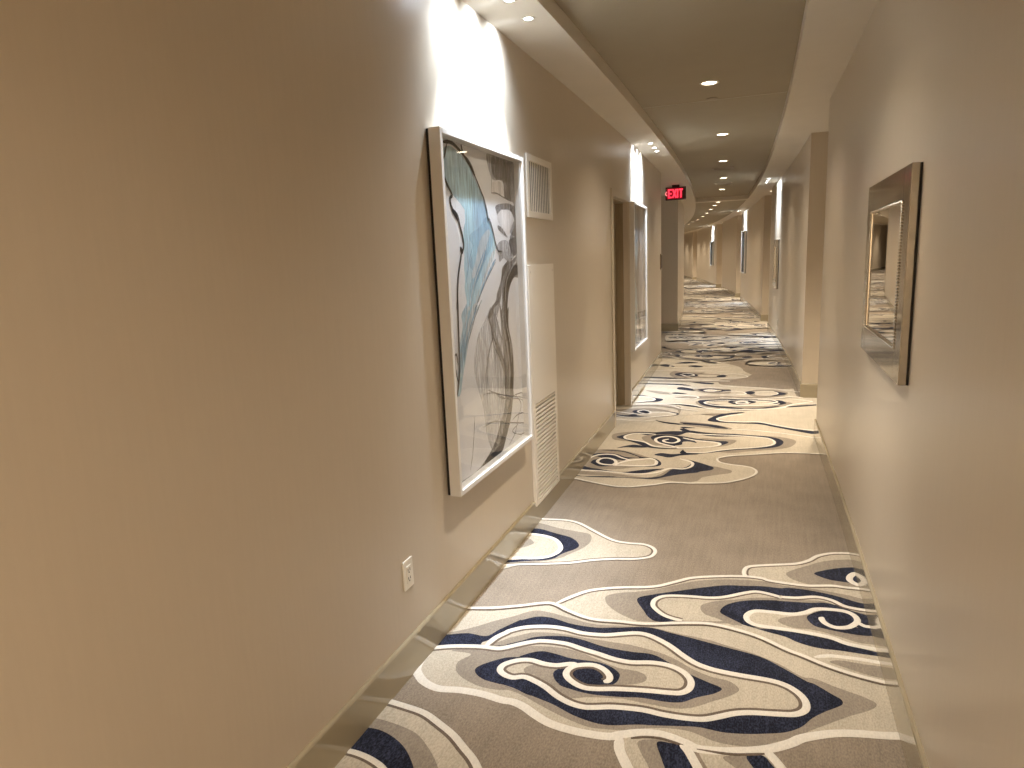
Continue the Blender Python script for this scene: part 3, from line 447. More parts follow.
# ------------------------------------------------------------------ walls
def subdiv(path, step=.5):
    out = []
    for (d0, s0), (d1, s1) in zip(path, path[1:]):
        n = max(1, int(math.ceil(abs(s1-s0)/step)))
        out += [(d0+(d1-d0)*i/n, s0+(s1-s0)*i/n) for i in range(n)]
    return out+[path[-1]]
def wallstrip(bm, path, z0, z1, mi=0):
    prev = None
    for d, s in subdiv(path):
        r = (bm.verts.new(P(d, s, z0)), bm.verts.new(P(d, s, z1)))
        if prev: f = bm.faces.new((prev[0], r[0], r[1], prev[1])); f.material_index = mi
        prev = r
def slabs(bm, path, thick, side, z0, z1):
    """solid wall following a plan path; thickness goes to the given side (+1 = larger d for a path going forward)"""
    pts = subdiv(path); n = len(pts); inner = []; outer = []
    for i, (d, s) in enumerate(pts):
        nr = []
        if i: a = pts[i-1]; nr.append((d-a[0], s-a[1]))
        if i < n-1: b = pts[i+1]; nr.append((b[0]-d, b[1]-s))
        nn = []
        for tx, ty in nr:
            L = math.hypot(tx, ty); nn.append((ty/L*side, -tx/L*side))
        mx = sum(a for a, _ in nn)/len(nn); my = sum(b for _, b in nn)/len(nn)
        m2 = mx*mx+my*my or 1.
        inner.append((d, s)); outer.append((d+mx/m2*thick, s+my/m2*thick))
    prev = None; first = None
    for (d, s), (e, t) in zip(inner, outer):
        r = [bm.verts.new(P(d, s, z0)), bm.verts.new(P(d, s, z1)), bm.verts.new(P(e, t, z1)), bm.verts.new(P(e, t, z0))]
        if prev:
            for i in range(4): bm.faces.new((prev[i], prev[(i+1) % 4], r[(i+1) % 4], r[i]))
        else: bm.faces.new(r)
        prev = r
    bm.faces.new(list(reversed(prev)))
AD = 1.15                                # back of the alcoves
rp = [(DR, S0)]
for a, b in ALC: rp += [(DR, a), (AD, a), (AD, b), (DR, b)]
rp += [(DR, S1)]
bm = bmesh.new(); slabs(bm, rp, .12, 1, -.05, ZS+.02)
structure(link('wall_right', bm, M['wall']), 'beige outer corridor wall with door alcoves')
RD = DL-.17                              # recess of the left door
bm = bmesh.new()
slabs(bm, [(DL, S0), (DL, DOOR[0]), (RD, DOOR[0])], .12, -1, -.05, ZS+.02)
slabs(bm, [(RD, DOOR[1]), (DL, DOOR[1]), (DL, LOBBY[0]), (-4.5, LOBBY[0])], .12, -1, -.05, ZS+.02)
slabs(bm, [(-4.5, LOBBY[1]), (DL, LOBBY[1]), (DL, S1)], .12, -1, -.05, ZS+.02)
slabs(bm, [(DL, DOOR[0]+.001), (DL, DOOR[1]-.001)], .17, -1, 2.085, ZS+.02)
structure(link('wall_left', bm, M['wall']), 'beige inner corridor wall')
bm = bmesh.new(); slabs(bm, [(-4.5, LOBBY[0]-.1), (-4.5, LOBBY[1]+.1)], .12, -1, -.05, ZS+.02)
structure(link('wall_lobby', bm, M['wall']))
bm = bmesh.new(); slabs(bm, [(DR+.3, S0), (DL-.3, S0)], .12, 1, -.05, ZC+.05)
structure(link('wall_back', bm, M['wall']))
bm = bmesh.new(); slabs(bm, [(DL-.3, S1), (DR+.3, S1)], .12, 1, -.05, ZC+.05)
structure(link('wall_far', bm, M['wall']))
# door in the left wall and doors at the back of the alcoves
def frame_at(d, s, z=0., flip=False): return P(d, s, z), s*K+(math.pi if flip else 0.)
def lever(parent, x, y, z):
    b = bmesh.new(); box(b, x, x+.006, y-.03, y+.03, z-.1, z+.1, .002); box(b, x, x+.05, y-.012, y+.012, z-.012, z+.012, .004)
    box(b, x+.035, x+.055, y-.012, y+.12, z-.012, z+.012, .005); return link('handle', b, M['metal'], parent)
def room_door(n, d, s, w, hgt, flip):
    loc, rz = frame_at(d, s, 0., flip)
    b = bmesh.new(); box(b, -.045, 0, -w/2+.004, w/2-.004, .015, hgt-.004, .003)
    o = structure(link('door_%d' % n, b, M['door'])); o.location = loc; o.rotation_euler = (0, 0, rz)
    lever(o, 0, -w/2+.08, 1.0)
    return o
room_door(1, RD+.045, sum(DOOR)/2, DOOR[1]-DOOR[0]-.03, 2.07, False)
# dark jamb lining inside the recess of the left door, then the casing round it
w = DOOR[1]-DOOR[0]
b = bmesh.new()
box(b, -.166, -.05, -w/2, -w/2+.012, 0, 2.085, .001); box(b, -.166, -.05, w/2-.012, w/2, 0, 2.085, .001); box(b, -.166, -.05, -w/2+.012, w/2-.012, 2.073, 2.085, .001)
o = structure(link('trim_7', b, M['door']), 'dark jamb lining of the recessed door'); o.location, rz = frame_at(DL, sum(DOOR)/2); o.rotation_euler = (0, 0, rz)
b = bmesh.new(); cw = .062; w = DOOR[1]-DOOR[0]
box(b, .0, .014, -w/2-cw, -w/2, 0, 2.085+cw, .003); box(b, 0, .014, w/2, w/2+cw, 0, 2.085+cw, .003); box(b, 0, .014, -w/2, w/2, 2.085, 2.085+cw, .003)
o = structure(link('trim_1', b, M['trimp']), 'painted casing round the recessed door'); o.location, rz = frame_at(DL, sum(DOOR)/2); o.rotation_euler = (0, 0, rz)
for i, (a, e) in enumerate(ALC):
    room_door(2+i, AD-.001+.0, (a+e)/2, .92, 2.1, True).location = P(AD-.04+.03, (a+e)/2)
    b = bmesh.new()
    box(b, 0, .02, -.46-cw, -.462, 0, 2.1+cw, .003); box(b, 0, .02, .462, .46+cw, 0, 2.1+cw, .003); box(b, 0, .02, -.462, .462, 2.1, 2.1+cw, .003)
    o = structure(link('trim_%d' % (2+i), b, M['trimp'])); o.location = P(AD, (a+e)/2); o.rotation_euler = (0, 0, (a+e)/2*K+math.pi)
# ------------------------------------------------------------------ baseboards
def baseboard(bm, path, side):
    """glossy board against the wall face; side = direction of the room"""
    pts = subdiv(path, .4); n = len(pts); prev = None
    prof = [(.0, 0.), (.014, 0.), (.014, ZB-.010), (.012, ZB-.004), (.006, ZB), (0., ZB)]
    for i, (d, s) in enumerate(pts):
        nn = []
        if i: a = pts[i-1]; nn.append((d-a[0], s-a[1]))
        if i < n-1: c = pts[i+1]; nn.append((c[0]-d, c[1]-s))
        nn = [(ty/math.hypot(tx, ty)*side, -tx/math.hypot(tx, ty)*side) for tx, ty in nn]
        mx = sum(q[0] for q in nn)/len(nn); my = sum(q[1] for q in nn)/len(nn); m2 = mx*mx+my*my
        r = [bm.verts.new(P(d+mx/m2*o, s+my/m2*o, z)) for o, z in prof]
        if prev:
            for j in range(len(prof)): k2 = (j+1) % len(prof); bm.faces.new((prev[j], prev[k2], r[k2], r[j]))
        else: bm.faces.new(r)
        prev = r
    bm.faces.new(list(reversed(prev)))
bm = bmesh.new()
prev_s = S0
for i, (a, e) in enumerate(ALC):
    m = (a+e)/2
    start = [(DR, S0)] if i == 0 else [(AD, (ALC[i-1][0]+ALC[i-1][1])/2+.53), (AD, ALC[i-1][1]), (DR, ALC[i-1][1])]
    baseboard(bm, start+[(DR, a), (AD, a), (AD, m-.53)], -1)
a, e = ALC[-1]; baseboard(bm, [(AD, (a+e)/2+.53), (AD, e), (DR, e), (DR, S1)], -1)
structure(link('baseboard_right', bm, M['base']), 'glossy tan baseboard along the right wall')
bm = bmesh.new()
baseboard(bm, [(DL, S0), (DL, DOOR[0]-cw)], 1)
baseboard(bm, [(DL, DOOR[1]+cw), (DL, LOBBY[0]), (-4.5, LOBBY[0])], 1)
baseboard(bm, [(-4.5, LOBBY[1]), (DL, LOBBY[1]), (DL, S1)], 1)
structure(link('baseboard_left', bm, M['base']), 'glossy tan baseboard along the left wall')
# ------------------------------------------------------------------ ceiling: soffits at both walls, raised tray between them, one dropped beam
bm = bmesh.new()
def ring(prof_at, s0, s1, step=.5, mi=0):
    n = int(math.ceil((s1-s0)/step)); prev = None
    for i in range(n+1):
        s = s0+(s1-s0)*i/n
        r = [bm.verts.new(P(d, s, z)) for d, z in prof_at]
        if prev:
            for j in range(len(r)): k2 = (j+1) % len(r); bm.faces.new((prev[j], prev[k2], r[k2], r[j])).material_index = mi
        else: bm.faces.new(r)
        prev = r
    bm.faces.new(list(reversed(prev)))
T = .15
BEAM = (16.25, 16.6)
ring([(-5.2, ZS), (DSL, ZS), (DSL, ZC), (DSL, ZC+T), (-5.2, ZC+T)], S0-.2, S1+.2)
ring([(DSR, ZS), (AD+.15, ZS), (AD+.15, ZC+T), (DSR, ZC+T)], S0-.2, S1+.2)
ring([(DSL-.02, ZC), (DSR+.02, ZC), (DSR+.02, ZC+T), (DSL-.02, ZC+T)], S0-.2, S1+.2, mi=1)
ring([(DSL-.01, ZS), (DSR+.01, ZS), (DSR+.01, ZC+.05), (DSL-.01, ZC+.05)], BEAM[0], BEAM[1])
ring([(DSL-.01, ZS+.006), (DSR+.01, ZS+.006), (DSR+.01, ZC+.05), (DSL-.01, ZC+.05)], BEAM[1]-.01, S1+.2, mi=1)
for s in (3.4, 5.92, 8.7, 11.3):   # drywall control joints across the tray
    ring([(DSL+.005, ZC-.0015), (DSR-.005, ZC-.0015), (DSR-.005, ZC+.01), (DSL+.005, ZC+.01)], s-.004, s+.004, mi=1) if s == 5.92 else None
structure(link('ceiling', bm, [M['ceil'], M['tray']]), 'stepped drywall ceiling with a raised centre strip')
# ------------------------------------------------------------------ light fittings
def spot(parent, energy, col, size, blend, loc, rot=(0, 0, 0), scale=(1, 1, 1), rad=.04):
    L = bpy.data.lights.new('lamp', 'SPOT'); L.energy = energy; L.color = col; L.spot_size = math.radians(size); L.spot_blend = blend; L.shadow_soft_size = rad
    o = bpy.data.objects.new('lamp', L); C.objects.link(o); o.parent = parent; o.location = loc; o.rotation_euler = rot; o.scale = scale
    return o
bm = bmesh.new(); lathe(bm, [(.050, .02), (.050, -.001), (.054, -.004), (.068, -.004), (.070, 0), (.070, .002), (.05, .03)], 36, True)
DL_TRIM = link('trim', bm, M['trimw'], smooth=True).data
bm = bmesh.new(); lathe(bm, [(.0005, -.0015), (.05, -.0015), (.05, .004)], 36)
DL_LENS = link('lens', bm, M['lens']).data
for me in (DL_TRIM, DL_LENS):
    for o in [o for o in C.objects if o.data == me]: bpy.data.objects.remove(o)
WARM = (1, .845, .64)
def downlight(d, s, z, label, energy, group='round recessed downlights in the ceiling', size=130):
    t = thing('recessed_downlight', label, 'ceiling light', P(d, s, z), s*K, group)
    for nm, me in (('trim', DL_TRIM), ('lens', DL_LENS)):
        o = bpy.data.objects.new(nm, me); C.objects.link(o); o.parent = t
    spot(t, energy, WARM, 66, .9, (0, 0, -.012), rad=.045)
    spot(t, energy*0.52, WARM, size, 1.0, (0, 0, -.012), rad=.045)
    return t
ORD = ['nearest', 'second nearest', 'third nearest', 'fourth nearest', 'fifth nearest', 'sixth nearest', 'seventh nearest', 'eighth nearest', 'ninth nearest', 'tenth nearest', 'eleventh nearest', 'twelfth nearest', 'thirteenth nearest', 'fourteenth nearest']
ROW = [(-.42, 5.31), (-.41, 7.64), (-.445, 9.85), (-.45, 12.11), (-.455, 14.33), (-.485, 16.75), (-.53, 17.9), (-.577, 19.44), (-.62, 21.3), (-.67, 23.1), (-.73, 25.28), (-.8, 27.1), (-.85, 28.93), (-.94, 30.96)]
E1 = 140
for i, (d, s) in enumerate(ROW):
    low = s > BEAM[0]
    downlight(d, s, ZS+.004 if low else ZC, ('round recessed downlight in the low ceiling beyond the step, %s of that row' % ORD[i-5]) if low else ('round recessed downlight in the raised centre ceiling, %s of the row' % ORD[i]), E1*(.95 if low else 1.))
def fitting(label, s):
    t = thing('recessed_downlight', label, 'ceiling light', P(-.42, s, ZC), s*K, 'round recessed downlights in the ceiling')
    for nm, me in (('trim', DL_TRIM), ('lens', DL_LENS)):
        o = bpy.data.objects.new(nm, me); C.objects.link(o); o.parent = t
    return t
for s, lab, lamps in ((-3.6, 'recessed downlight in the centre ceiling behind the viewer, farther one', ((3.2*1.2, 165, 1.),)),
                      (-1.4, 'recessed downlight in the centre ceiling behind the viewer, nearer one', ((3.2*.75, 165, 1.),)),
                      (.8, 'recessed downlight in the centre ceiling right above the viewer', ((0.1, 105, 1.),)),
                      (3.05, 'recessed downlight in the centre ceiling between the big picture and near mirror', ((0.52, 130, 1.0), (1., 66, .9)))):
    t = fitting(lab, s)
    for g, size, bl in lamps: spot(t, E1*g, WARM, size, bl, (0, 0, -.015), rad=.055)
for s in (33., 35.2, 37.4, 39.5, 42., 45.):
    spot(None, E1, WARM, 130, 1.0, P(-.6, s, ZS-.02))
for i, (a, e) in enumerate(ALC):
    nm = ['nearest', 'second', 'third', 'fourth', 'fifth'][i]
    downlight(.56 if i == 0 else .5, a+.59, ZS, 'recessed downlight in the soffit over the %s door alcove on the right' % nm, 180*(1.8 if i == 3 else 1.), 'downlights over the door alcoves', 80)
# small cool accent spots that wash the pictures, three to a picture
bm = bmesh.new(); lathe(bm, [(.019, .02), (.019, -.001), (.021, -.003), (.031, -.003), (.033, 0), (.033, .002), (.019, .03)], 24, True)
SP_TRIM = link('trim', bm, M['trimw'], smooth=True).data
bm = bmesh.new(); lathe(bm, [(.0005, -.0015), (.019, -.0015), (.019, .004)], 24)
SP_LENS = link('lens', bm, M['lensc']).data
for me in (SP_TRIM, SP_LENS):
    for o in [o for o in C.objects if o.data == me]: bpy.data.objects.remove(o)
COOL = (.76, .87, 1.0)
def accents(ss, d, right, where, energy):
    for i, s in enumerate(ss):
        t = thing('accent_spotlight', '%s of three tiny cool spotlights over %s' % (['nearest', 'middle', 'farthest'][i], where), 'ceiling light', P(d, s, ZS), s*K + (math.pi if right else 0), 'accent spotlights over ' + where)
        for nm, me in (('trim', SP_TRIM), ('lens', SP_LENS)):
            o = bpy.data.objects.new(nm, me); C.objects.link(o); o.parent = t
        # lamp tilts towards the wall (local -x)
        spot(t, energy, COOL, 162, .7, (-.0, 0, -.006), (0, math.radians(24), 0), (1, .33, 1), .025)
        spot(t, 105, COOL, 50, .9, (0, 0, -.006), (0, math.radians(9), 0), (1, 1, 1), .012)
EA = 36
accents([2.71, 2.965, 3.22], -1.095, False, 'the large framed abstract picture', EA)
accents([7.25, 7.56, 7.82], -1.10, False, 'the second framed picture past the door', EA)
accents([11.95, 12.25, 12.55], .25, True, 'the far mirror on the right wall', EA)
accents([20.6, 20.9, 21.2], .25, True, 'the distant framed picture on the right wall', EA)
accents([31.7, 32.0, 32.3], .25, True, 'the farthest picture on the right wall', EA)
# ------------------------------------------------------------------ framed abstract pictures
def glass_mat():
    m = bpy.data.materials.new('picture_glass'); m.use_nodes = True; n = m.node_tree.nodes; l = m.node_tree.links; n.clear()
    o = n.new('ShaderNodeOutputMaterial'); mx = n.new('ShaderNodeMixShader'); t = n.new('ShaderNodeBsdfTransparent'); g = n.new('ShaderNodeBsdfGlossy')
    g.inputs['Roughness'].default_value = .004; fr = n.new('ShaderNodeFresnel'); fr.inputs['IOR'].default_value = 1.52
    geo = n.new('ShaderNodeNewGeometry'); mr = n.new('ShaderNodeMapRange'); mr.inputs['To Min'].default_value = 1.5; mr.inputs['To Max'].default_value = 1/1.5
    l.new(geo.outputs['Backfacing'], mr.inputs[0]); l.new(mr.outputs[0], fr.inputs['IOR']); l.new(fr.outputs[0], mx.inputs[0]); l.new(t.outputs[0], mx.inputs[1]); l.new(g.outputs[0], mx.inputs[2]); l.new(mx.outputs[0], o.inputs[0])
    return m
M['glass'] = glass_mat()
def ink(name, col, alpha, sc=7., amt=.25):
    m = mat(name, col, .75, spec=.2, noise=(sc, amt), stretch=(1, 1.6, .45))
    n = m.node_tree.nodes; l = m.node_tree.links; b = n['Principled BSDF']
    if alpha < 1:
        tc = n.new('ShaderNodeTexCoord'); mp = n.new('ShaderNodeMapping'); mp.inputs['Scale'].default_value = (1, 7.5, .75); mp.inputs['Rotation'].default_value = (.22, 0, 0)
        t = n.new('ShaderNodeTexNoise'); t.inputs['Scale'].default_value = 11; t.inputs['Detail'].default_value = 5
        l.new(tc.outputs['Object'], mp.inputs[0]); l.new(mp.outputs[0], t.inputs['Vector'])
        r = n.new('ShaderNodeMapRange'); r.inputs['From Min'].default_value = .3; r.inputs['From Max'].default_value = .7
        r.inputs['To Min'].default_value = max(0, alpha-.3); r.inputs['To Max'].default_value = min(1, alpha+.3)
        l.new(t.outputs['Fac'], r.inputs[0]); l.new(r.outputs[0], b.inputs['Alpha'])
    return m
INK = {'paper': ink('picture_paper', (.80, .82, .87), 1, 3, .05), 'blue': ink('pale_blue_wash', (.50, .72, .93), .7), 'blue2': ink('blue_wash', (.42, .66, .90), .5), 'blue3': ink('teal_stroke', (.24, .47, .68), .5),
       'pale': ink('white_wash', (.80, .87, .93), .55), 'haze': ink('grey_haze', (.56, .57, .59), .4), 'smoke': ink('grey_smoke', (.14, .13, .125), .6), 'smoke2': ink('thin_grey_smoke', (.28, .27, .27), .4),
       'ink': ink('black_ink', (.025, .024, .026), 1), 'ink2': ink('thin_black_ink', (.10, .10, .11), .8), 'white': ink('white_reserve', (.78, .77, .79), .95)}
IK = list(INK)
FD = .062; FW = .022
def framed_picture(s, zc, w, hgt, label, shapes, right=False, bd=None):
    loc, rz = frame_at(DR if right else DL, s, zc, right)
    t = thing('framed_picture', label, 'picture', loc, rz)
    b = bmesh.new(); y, z = w/2, hgt/2
    box(b, .012, FD, -y, -y+FW, -z, z, .002); box(b, .012, FD, y-FW, y, -z, z, .002)
    box(b, .012, FD, -y+FW, y-FW, z-FW, z, .002); box(b, .012, FD, -y+FW, y-FW, -z, -z+FW, .002)
    link('frame', b, M['white'], t)
    b = bmesh.new(); box(b, .001, .0118, -y+.003, y-.003, -z+.003, z-.003); link('backing_board', b, M['black'], t)
    b = bmesh.new(); box(b, .0118, .0135, -y+FW, y-FW, -z+FW, z-FW, 0, 0)
    e = 0.0136
    for i, sh in enumerate(shapes):
        x = e+i*.00004
        clip = lambda p: (max(-y+FW, min(y-FW, p[0])), max(-z+FW, min(z-FW, p[1])))
        if sh[0] == 'F': fill_poly(b, [clip(p) for p in smooth(sh[2], True, 5)], lambda a, c, dz=0.: Vector((x, a, c)), IK.index(sh[1]))
        else: ribbon(b, [clip(p) for p in smooth(sh[2], False, 5)], sh[3], 0., lambda a, c, dz=0.: Vector((x, a, c)), IK.index(sh[1]))
    link('print', b, [INK[k] for k in IK], t, recalc=False)
    b = bmesh.new(); box(b, .050, .0525, -y+FW-.001, y-FW+.001, -z+FW-.001, z-FW+.001); link('glass', b, M['glass'], t)
    return t
framed_picture(2.94, 1.335, .972, 1.505, 'large white box-framed abstract with pale blue wash and black ink, near left wall', ART)
rnd = random.Random(3)
def swirl_art(seed):
    r = random.Random(seed); out = [('F', 'blue', [(-.4, .7), (.0, .72), (.2, .3), (.05, -.2), (-.1, -.7), (-.3, -.4), (-.35, .2)]),
        ('F', 'haze', [(-.2, .7), (.4, .7), (.42, -.1), (.2, -.6), (.0, -.2), (.1, .2)]),
        ('F', 'smoke', [(.05, .7), (.2, .72), (.25, .3), (.12, -.1), (.2, -.5), (.35, -.7), (.2, -.72), (.05, -.4), (.0, .0), (.12, .35)]),
        ('F', 'smoke', [(-.3, .5), (-.2, .3), (-.05, .1), (.1, -.25), (-.05, -.1), (-.2, .1)]), ('F', 'blue3', [(-.35, .1), (-.2, -.1), (-.1, -.5), (-.2, -.6), (-.3, -.3)]),
        ('F', 'ink', [(.12, .5), (.18, .2), (.08, -.1), (.15, -.4), (.06, -.2), (.05, .1), (.11, .25)])]
    for i in range(6):
        y = r.uniform(-.35, .35); out.append(('S', r.choice(['ink', 'ink2', 'pale']), [(y+r.uniform(-.12, .12), .7-.23*j) for j in range(7)], r.uniform(.006, .02)))
    return out
framed_picture(7.385, 1.335, .95, 1.505, 'white box-framed grey and blue abstract picture beyond the door on the left wall', swirl_art(1))
framed_picture(20.9, 1.50, 1.0, 1.2, 'distant framed picture jutting from the right wall under a bright wash', [('F', 'haze', [(-.2, .5), (.3, .5), (.2, -.4), (.0, -.5)]), ('F', 'blue', [(-.4, .5), (-.1, .5), (-.2, -.5), (-.4, -.3)])], True)
framed_picture(32.0, 1.46, 1.0, 1.05, 'farthest dark framed picture on the right wall near the corridor bend', [('F', 'smoke', [(-.46, -.5), (.46, -.5), (.46, .5), (-.46, .5)])]+swirl_art(3), True)
# ------------------------------------------------------------------ mirrors
def wall_mirror(s, zc, w, hgt, label):
    loc, rz = frame_at(DR, s, zc, True)
    t = thing('wall_mirror', label, 'mirror', loc, rz)
    y, z = w/2, hgt/2; fw = .112
    b = bmesh.new(); box(b, .001, .008, -y+.001, y-.001, -z+.001, z-.001); o = link('backing_board', b, M['black'], t); o['label'] = 'black backing board'
    # four mirror strips: the upright ones run full height, the level ones butt between them
    for y0, y1, z0, z1 in ((-y, -y+fw, -z, z), (y-fw, y, -z, z), (-y+fw+.001, y-fw-.001, z-fw, z), (-y+fw+.001, y-fw-.001, -z, -z+fw)):
        b = bmesh.new(); box(b, .008, .033, y0, y1, z0, z1, .0025); link('frame_strip', b, M['mframe'], t)
    # beaded slip
    b = bmesh.new(); yi, zi = y-fw, z-fw
    n1 = int(2*yi/.011); n2 = int(2*zi/.011)
    pts = [(-yi+2*yi*(i+.5)/n1, zz) for i in range(n1) for zz in (zi, -zi)]+[(yy, -zi+2*zi*(i+.5)/n2) for i in range(n2) for yy in (yi, -yi)]
    for py, pz in pts:
        r = bmesh.ops.create_icosphere(b, subdivisions=1, radius=.0052); bmesh.ops.translate(b, verts=r['verts'], vec=(.034, py, pz))
    for sy in (yi, -yi): box(b, .026, .031, sy-.007, sy+.007, -zi-.007, zi+.007)
    for sz in (zi, -zi): box(b, .026, .031, -yi+.007, yi-.007, sz-.007, sz+.007)
    link('beaded_trim', b, M['bead'], t)
    b = bmesh.new(); box(b, .026, .0285, -yi+.007, yi-.007, -zi+.007, zi-.007); link('mirror_glass', b, M['mirror'], t)
    return t
wall_mirror(3.0, 1.459, .955, .722, 'wide mirror in a mirrored strip frame on the near right wall')
wall_mirror(12.25, 1.31, .75, .80, 'mirror seen edge-on far along the right wall under a white wash')
# ------------------------------------------------------------------ return grille, access panel, outlets, plaque
loc, rz = frame_at(DL, 3.875, 1.97)
t = thing('air_grille', 'small off-white air grille with vertical louvres high beside the large picture', 'vent', loc, rz)
y, z, f = .235, .172, .036
b = bmesh.new(); box(b, 0, .012, -y, -y+f, -z, z, .002); box(b, 0, .012, y-f, y, -z, z, .002); box(b, 0, .012, -y+f, y-f, z-f, z, .002); box(b, 0, .012, -y+f, y-f, -z, -z+f, .002); link('frame', b, M['grille'], t)
b = bmesh.new(); box(b, .0005, .002, -y+f-.002, y-f+.002, -z+f-.002, z-f+.002); link('backing', b, M['gback'], t)
b = bmesh.new(); n = 12
for i in range(n):
    yy = -y+f+(2*y-2*f)*(i+.5)/n
    v = [b.verts.new(q) for q in ((.002, yy-.004, -z+f), (.005, yy-.004, -z+f), (.005, yy+.004, -z+f), (.002, yy+.004, -z+f))]
    u = [b.verts.new((q.co.x, q.co.y, z-f)) for q in v]
    b.faces.new(v); b.faces.new(u)
    for j in range(4): b.faces.new((v[j], v[(j+1) % 4], u[(j+1) % 4], u[j]))
link('louvers', b, M['grille'], t)
loc, rz = frame_at(DL, 3.81, .83)
t = thing('access_panel', 'tall flush access panel with a louvred lower half on the left wall', 'wall panel', loc, rz)
y, z0, z1 = .243, -.708, .705; la, lb = -.69, -.095; ly = .2
b = bmesh.new()
box(b, .001, .022, -y, -ly, z0, z1, .002); box(b, .001, .022, ly, y, z0, z1, .002); box(b, .001, .022, -ly, ly, lb, z1, .0); box(b, .001, .022, -ly, ly, z0, la, .0)
link('panel', b, M['panel'], t)
b = bmesh.new(); box(b, .001, .004, -ly, ly, la, lb); link('backing', b, M['slot'], t)
b = bmesh.new(); n = 24; ph = (lb-la)/n
for i in range(n):
    zz = la+ph*(i+.5)
    v = [b.verts.new(q) for q in ((.006, -ly, zz+.0085), (.0205, -ly, zz+.0065), (.0205, -ly, zz-.0065), (.006, -ly, zz-.0065))]
    u = [b.verts.new((q.co.x, ly, q.co.z)) for q in v]
    b.faces.new(v); b.faces.new(u)
    for j in range(4): b.faces.new((v[j], v[(j+1) % 4], u[(j+1) % 4], u[j]))
link('louvers', b, M['panel'], t)
for yy in (-y+.03, y-.03):
    b = bmesh.new(); lathe(b, [(.0005, .002), (.005, .0015), (.006, 0)], 12); o = link('screw', b, M['metal'], t); o.location = (.022, yy, z1-.04); o.rotation_euler = (0, math.pi/2, 0)
def outlet(s, z, right, label, energy=0):
    loc, rz = frame_at(DR if right else DL, s, z, right)
    t = thing('wall_outlet', label, 'outlet', loc, rz)
    b = bmesh.new(); box(b, 0, .006, -.036, .036, -.059, .059, .0025); link('cover_plate', b, M['plate'], t)
    b = bmesh.new(); box(b, .004, .0085, -.017, .017, -.034, .034, .001); r = link('receptacle', b, M['plate'], t)
    for zz in (.017, -.017):
        b = bmesh.new(); box(b, .0082, .0088, -.0085, -.0055, zz-.005, zz+.006); box(b, .0082, .0088, .0055, .0085, zz-.005, zz+.006); box(b, .0082, .0088, -.003, .003, zz-.013, zz-.008); link('slots', b, M['slot'], r)
    return t
outlet(2.072, .404, False, 'white rectangular wall outlet low on the near left wall')
outlet(11.77, .363, True, 'white wall outlet low on the far right wall below the distant mirror')
loc, rz = frame_at(DL, 9.9, 1.45)
t = thing('wall_plaque', 'dark narrow plaque at the end of the left wall before the opening', 'sign', loc, rz)
b = bmesh.new(); box(b, 0, .018, -.06, .06, -.11, .11, .003); link('plaque_body', b, M['door'], t)
b = bmesh.new(); box(b, .018, .021, -.045, .045, -.09, .09, .001); link('plaque_face', b, M['slot'], t)
# ------------------------------------------------------------------ exit sign
t = thing('exit_sign', 'red lit EXIT sign hanging from the left soffit', 'sign', P(-1.205, 11.85, ZS), 11.85*K)
W2, HH, D2 = .166, .105, .03; ZT = -.035
b = bmesh.new(); box(b, -.06, .06, -.035, .035, ZT-.004, 0, .004); link('ceiling_mount', b, M['black'], t)
b = bmesh.new(); box(b, -W2, W2, -D2, D2, ZT-2*HH, ZT, .006); link('housing', b, M['signbox'], t)
fz = ZT-HH
b = bmesh.new(); box(b, -W2+.02, W2-.055, -D2-.003, -D2+.002, fz-HH+.02, fz+HH-.02, .001); link('face_panel', b, M['signface'], t)
def bar(b, x0, z0, x1, z1, w, y0):
    dx, dz = x1-x0, z1-z0; L = math.hypot(dx, dz); nx, nz = -dz/L*w/2, dx/L*w/2
    q = [(x0+nx, z0+nz), (x0-nx, z0-nz), (x1-nx, z1-nz), (x1+nx, z1+nz)]
    a = [b.verts.new((x, y0, z)) for x, z in q]; c = [b.verts.new((x, y0+.004, z)) for x, z in q]
    b.faces.new(a); b.faces.new(c)
    for j in range(4): b.faces.new((a[j], a[(j+1) % 4], c[(j+1) % 4], c[j]))
yf = -D2-.006; lh = .070; st = .021
b = bmesh.new()
x = -.112; bar(b, x, fz-lh, x, fz+lh, st, yf)
for zz in (-lh+.01, 0, lh-.01): bar(b, x, fz+zz, x+.047, fz+zz, st, yf)
x = -.048; bar(b, x, fz-lh, x+.056, fz+lh, st, yf-.0004); bar(b, x, fz+lh, x+.056, fz-lh, st, yf-.0008)
x = .030; bar(b, x, fz-lh, x, fz+lh, st, yf)
x = .052; bar(b, x, fz+lh-.01, x+.064, fz+lh-.01, st, yf); bar(b, x+.032, fz-lh, x+.032, fz+lh, st, yf-.0004)
link('lettering', b, M['signred'], t)
b = bmesh.new(); bar(b, -.172, fz, -.142, fz+.034, .014, yf); bar(b, -.172, fz, -.142, fz-.034, .014, yf-.0004); link('arrow', b, M['signarrow'], t)
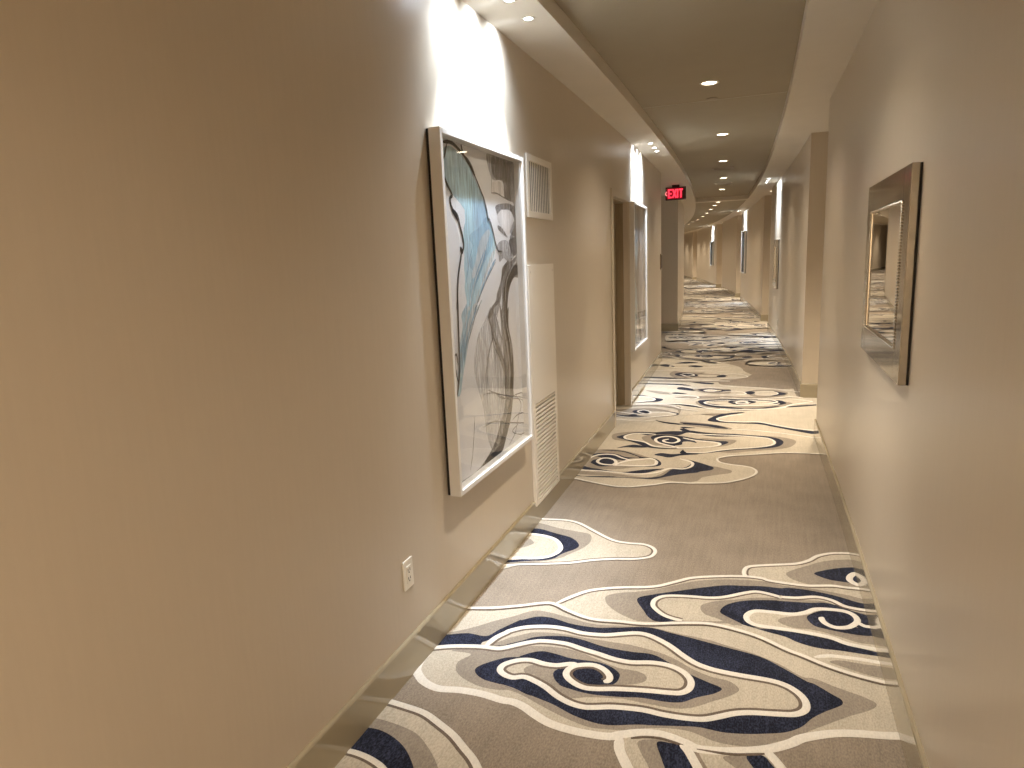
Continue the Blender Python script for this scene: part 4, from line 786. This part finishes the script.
# ------------------------------------------------------------------ ceiling devices
t = thing('sprinkler_cover', 'small round sprinkler cover just past the nearest visible downlight in the centre ceiling', 'sprinkler', P(-.43, 5.84, ZC), 5.84*K)
b = bmesh.new(); lathe(b, [(.0005, -.008), (.040, -.008), (.043, -.006), (.043, -.003), (.03, 0)], 28); link('cover_disc', b, M['vent'], t, smooth=False)
for s, lab in ((10.66, 'dark slotted air diffuser between the third and fourth downlights in the centre ceiling'), (13.1, 'faint slotted air diffuser farther along the centre ceiling')):
    t = thing('ceiling_diffuser', lab, 'vent', P(-.455, s, ZC), s*K)
    b = bmesh.new(); w, l_ = .15, .12
    box(b, -w, w, -l_, -l_+.025, -.012, 0, .002); box(b, -w, w, l_-.025, l_, -.012, 0, .002); box(b, -w, -w+.025, -l_+.025, l_-.025, -.012, 0, .002); box(b, w-.025, w, -l_+.025, l_-.025, -.012, 0, .002)
    link('frame', b, M['vent'], t)
    b = bmesh.new(); box(b, -w+.02, w-.02, -l_+.02, l_-.02, -.003, -.001); link('backing', b, M['slot'], t)
    b = bmesh.new()
    for i in range(5): yy = -.075+.0375*i; box(b, -w+.025, w-.025, yy-.006, yy+.006, -.010, -.004)
    link('blades', b, M['vent'], t)
# ------------------------------------------------------------------ camera, world, colour
cam = bpy.data.cameras.new('camera'); co = bpy.data.objects.new('camera', cam); C.objects.link(co)
f, pitch, yaw, roll = 668.35293, 0.18406697, 0.38325121, -0.04229951
cam.sensor_fit = 'HORIZONTAL'; cam.sensor_width = 36; cam.lens = 36*f/1024; cam.clip_start = .02
fwd = Vector((-math.sin(yaw)*math.cos(pitch), math.cos(yaw)*math.cos(pitch), -math.sin(pitch)))
r0 = Vector((math.cos(yaw), math.sin(yaw), 0)); u0 = r0.cross(fwd)
r = math.cos(roll)*r0+math.sin(roll)*u0; u = math.cos(roll)*u0-math.sin(roll)*r0
m = Matrix((r, u, -fwd)).transposed().to_4x4(); m.translation = Vector((0, 0, H)); co.matrix_world = m
sc = bpy.context.scene; sc.camera = co
w = bpy.data.worlds.new('World'); sc.world = w; w.use_nodes = True
w.node_tree.nodes['Background'].inputs[0].default_value = (.0, .0, .0, 1)
sc.view_settings.view_transform = 'Standard'; sc.view_settings.look = 'None'; sc.view_settings.gamma = 1; sc.view_settings.use_curve_mapping = False
sc.view_settings.exposure = 0.28
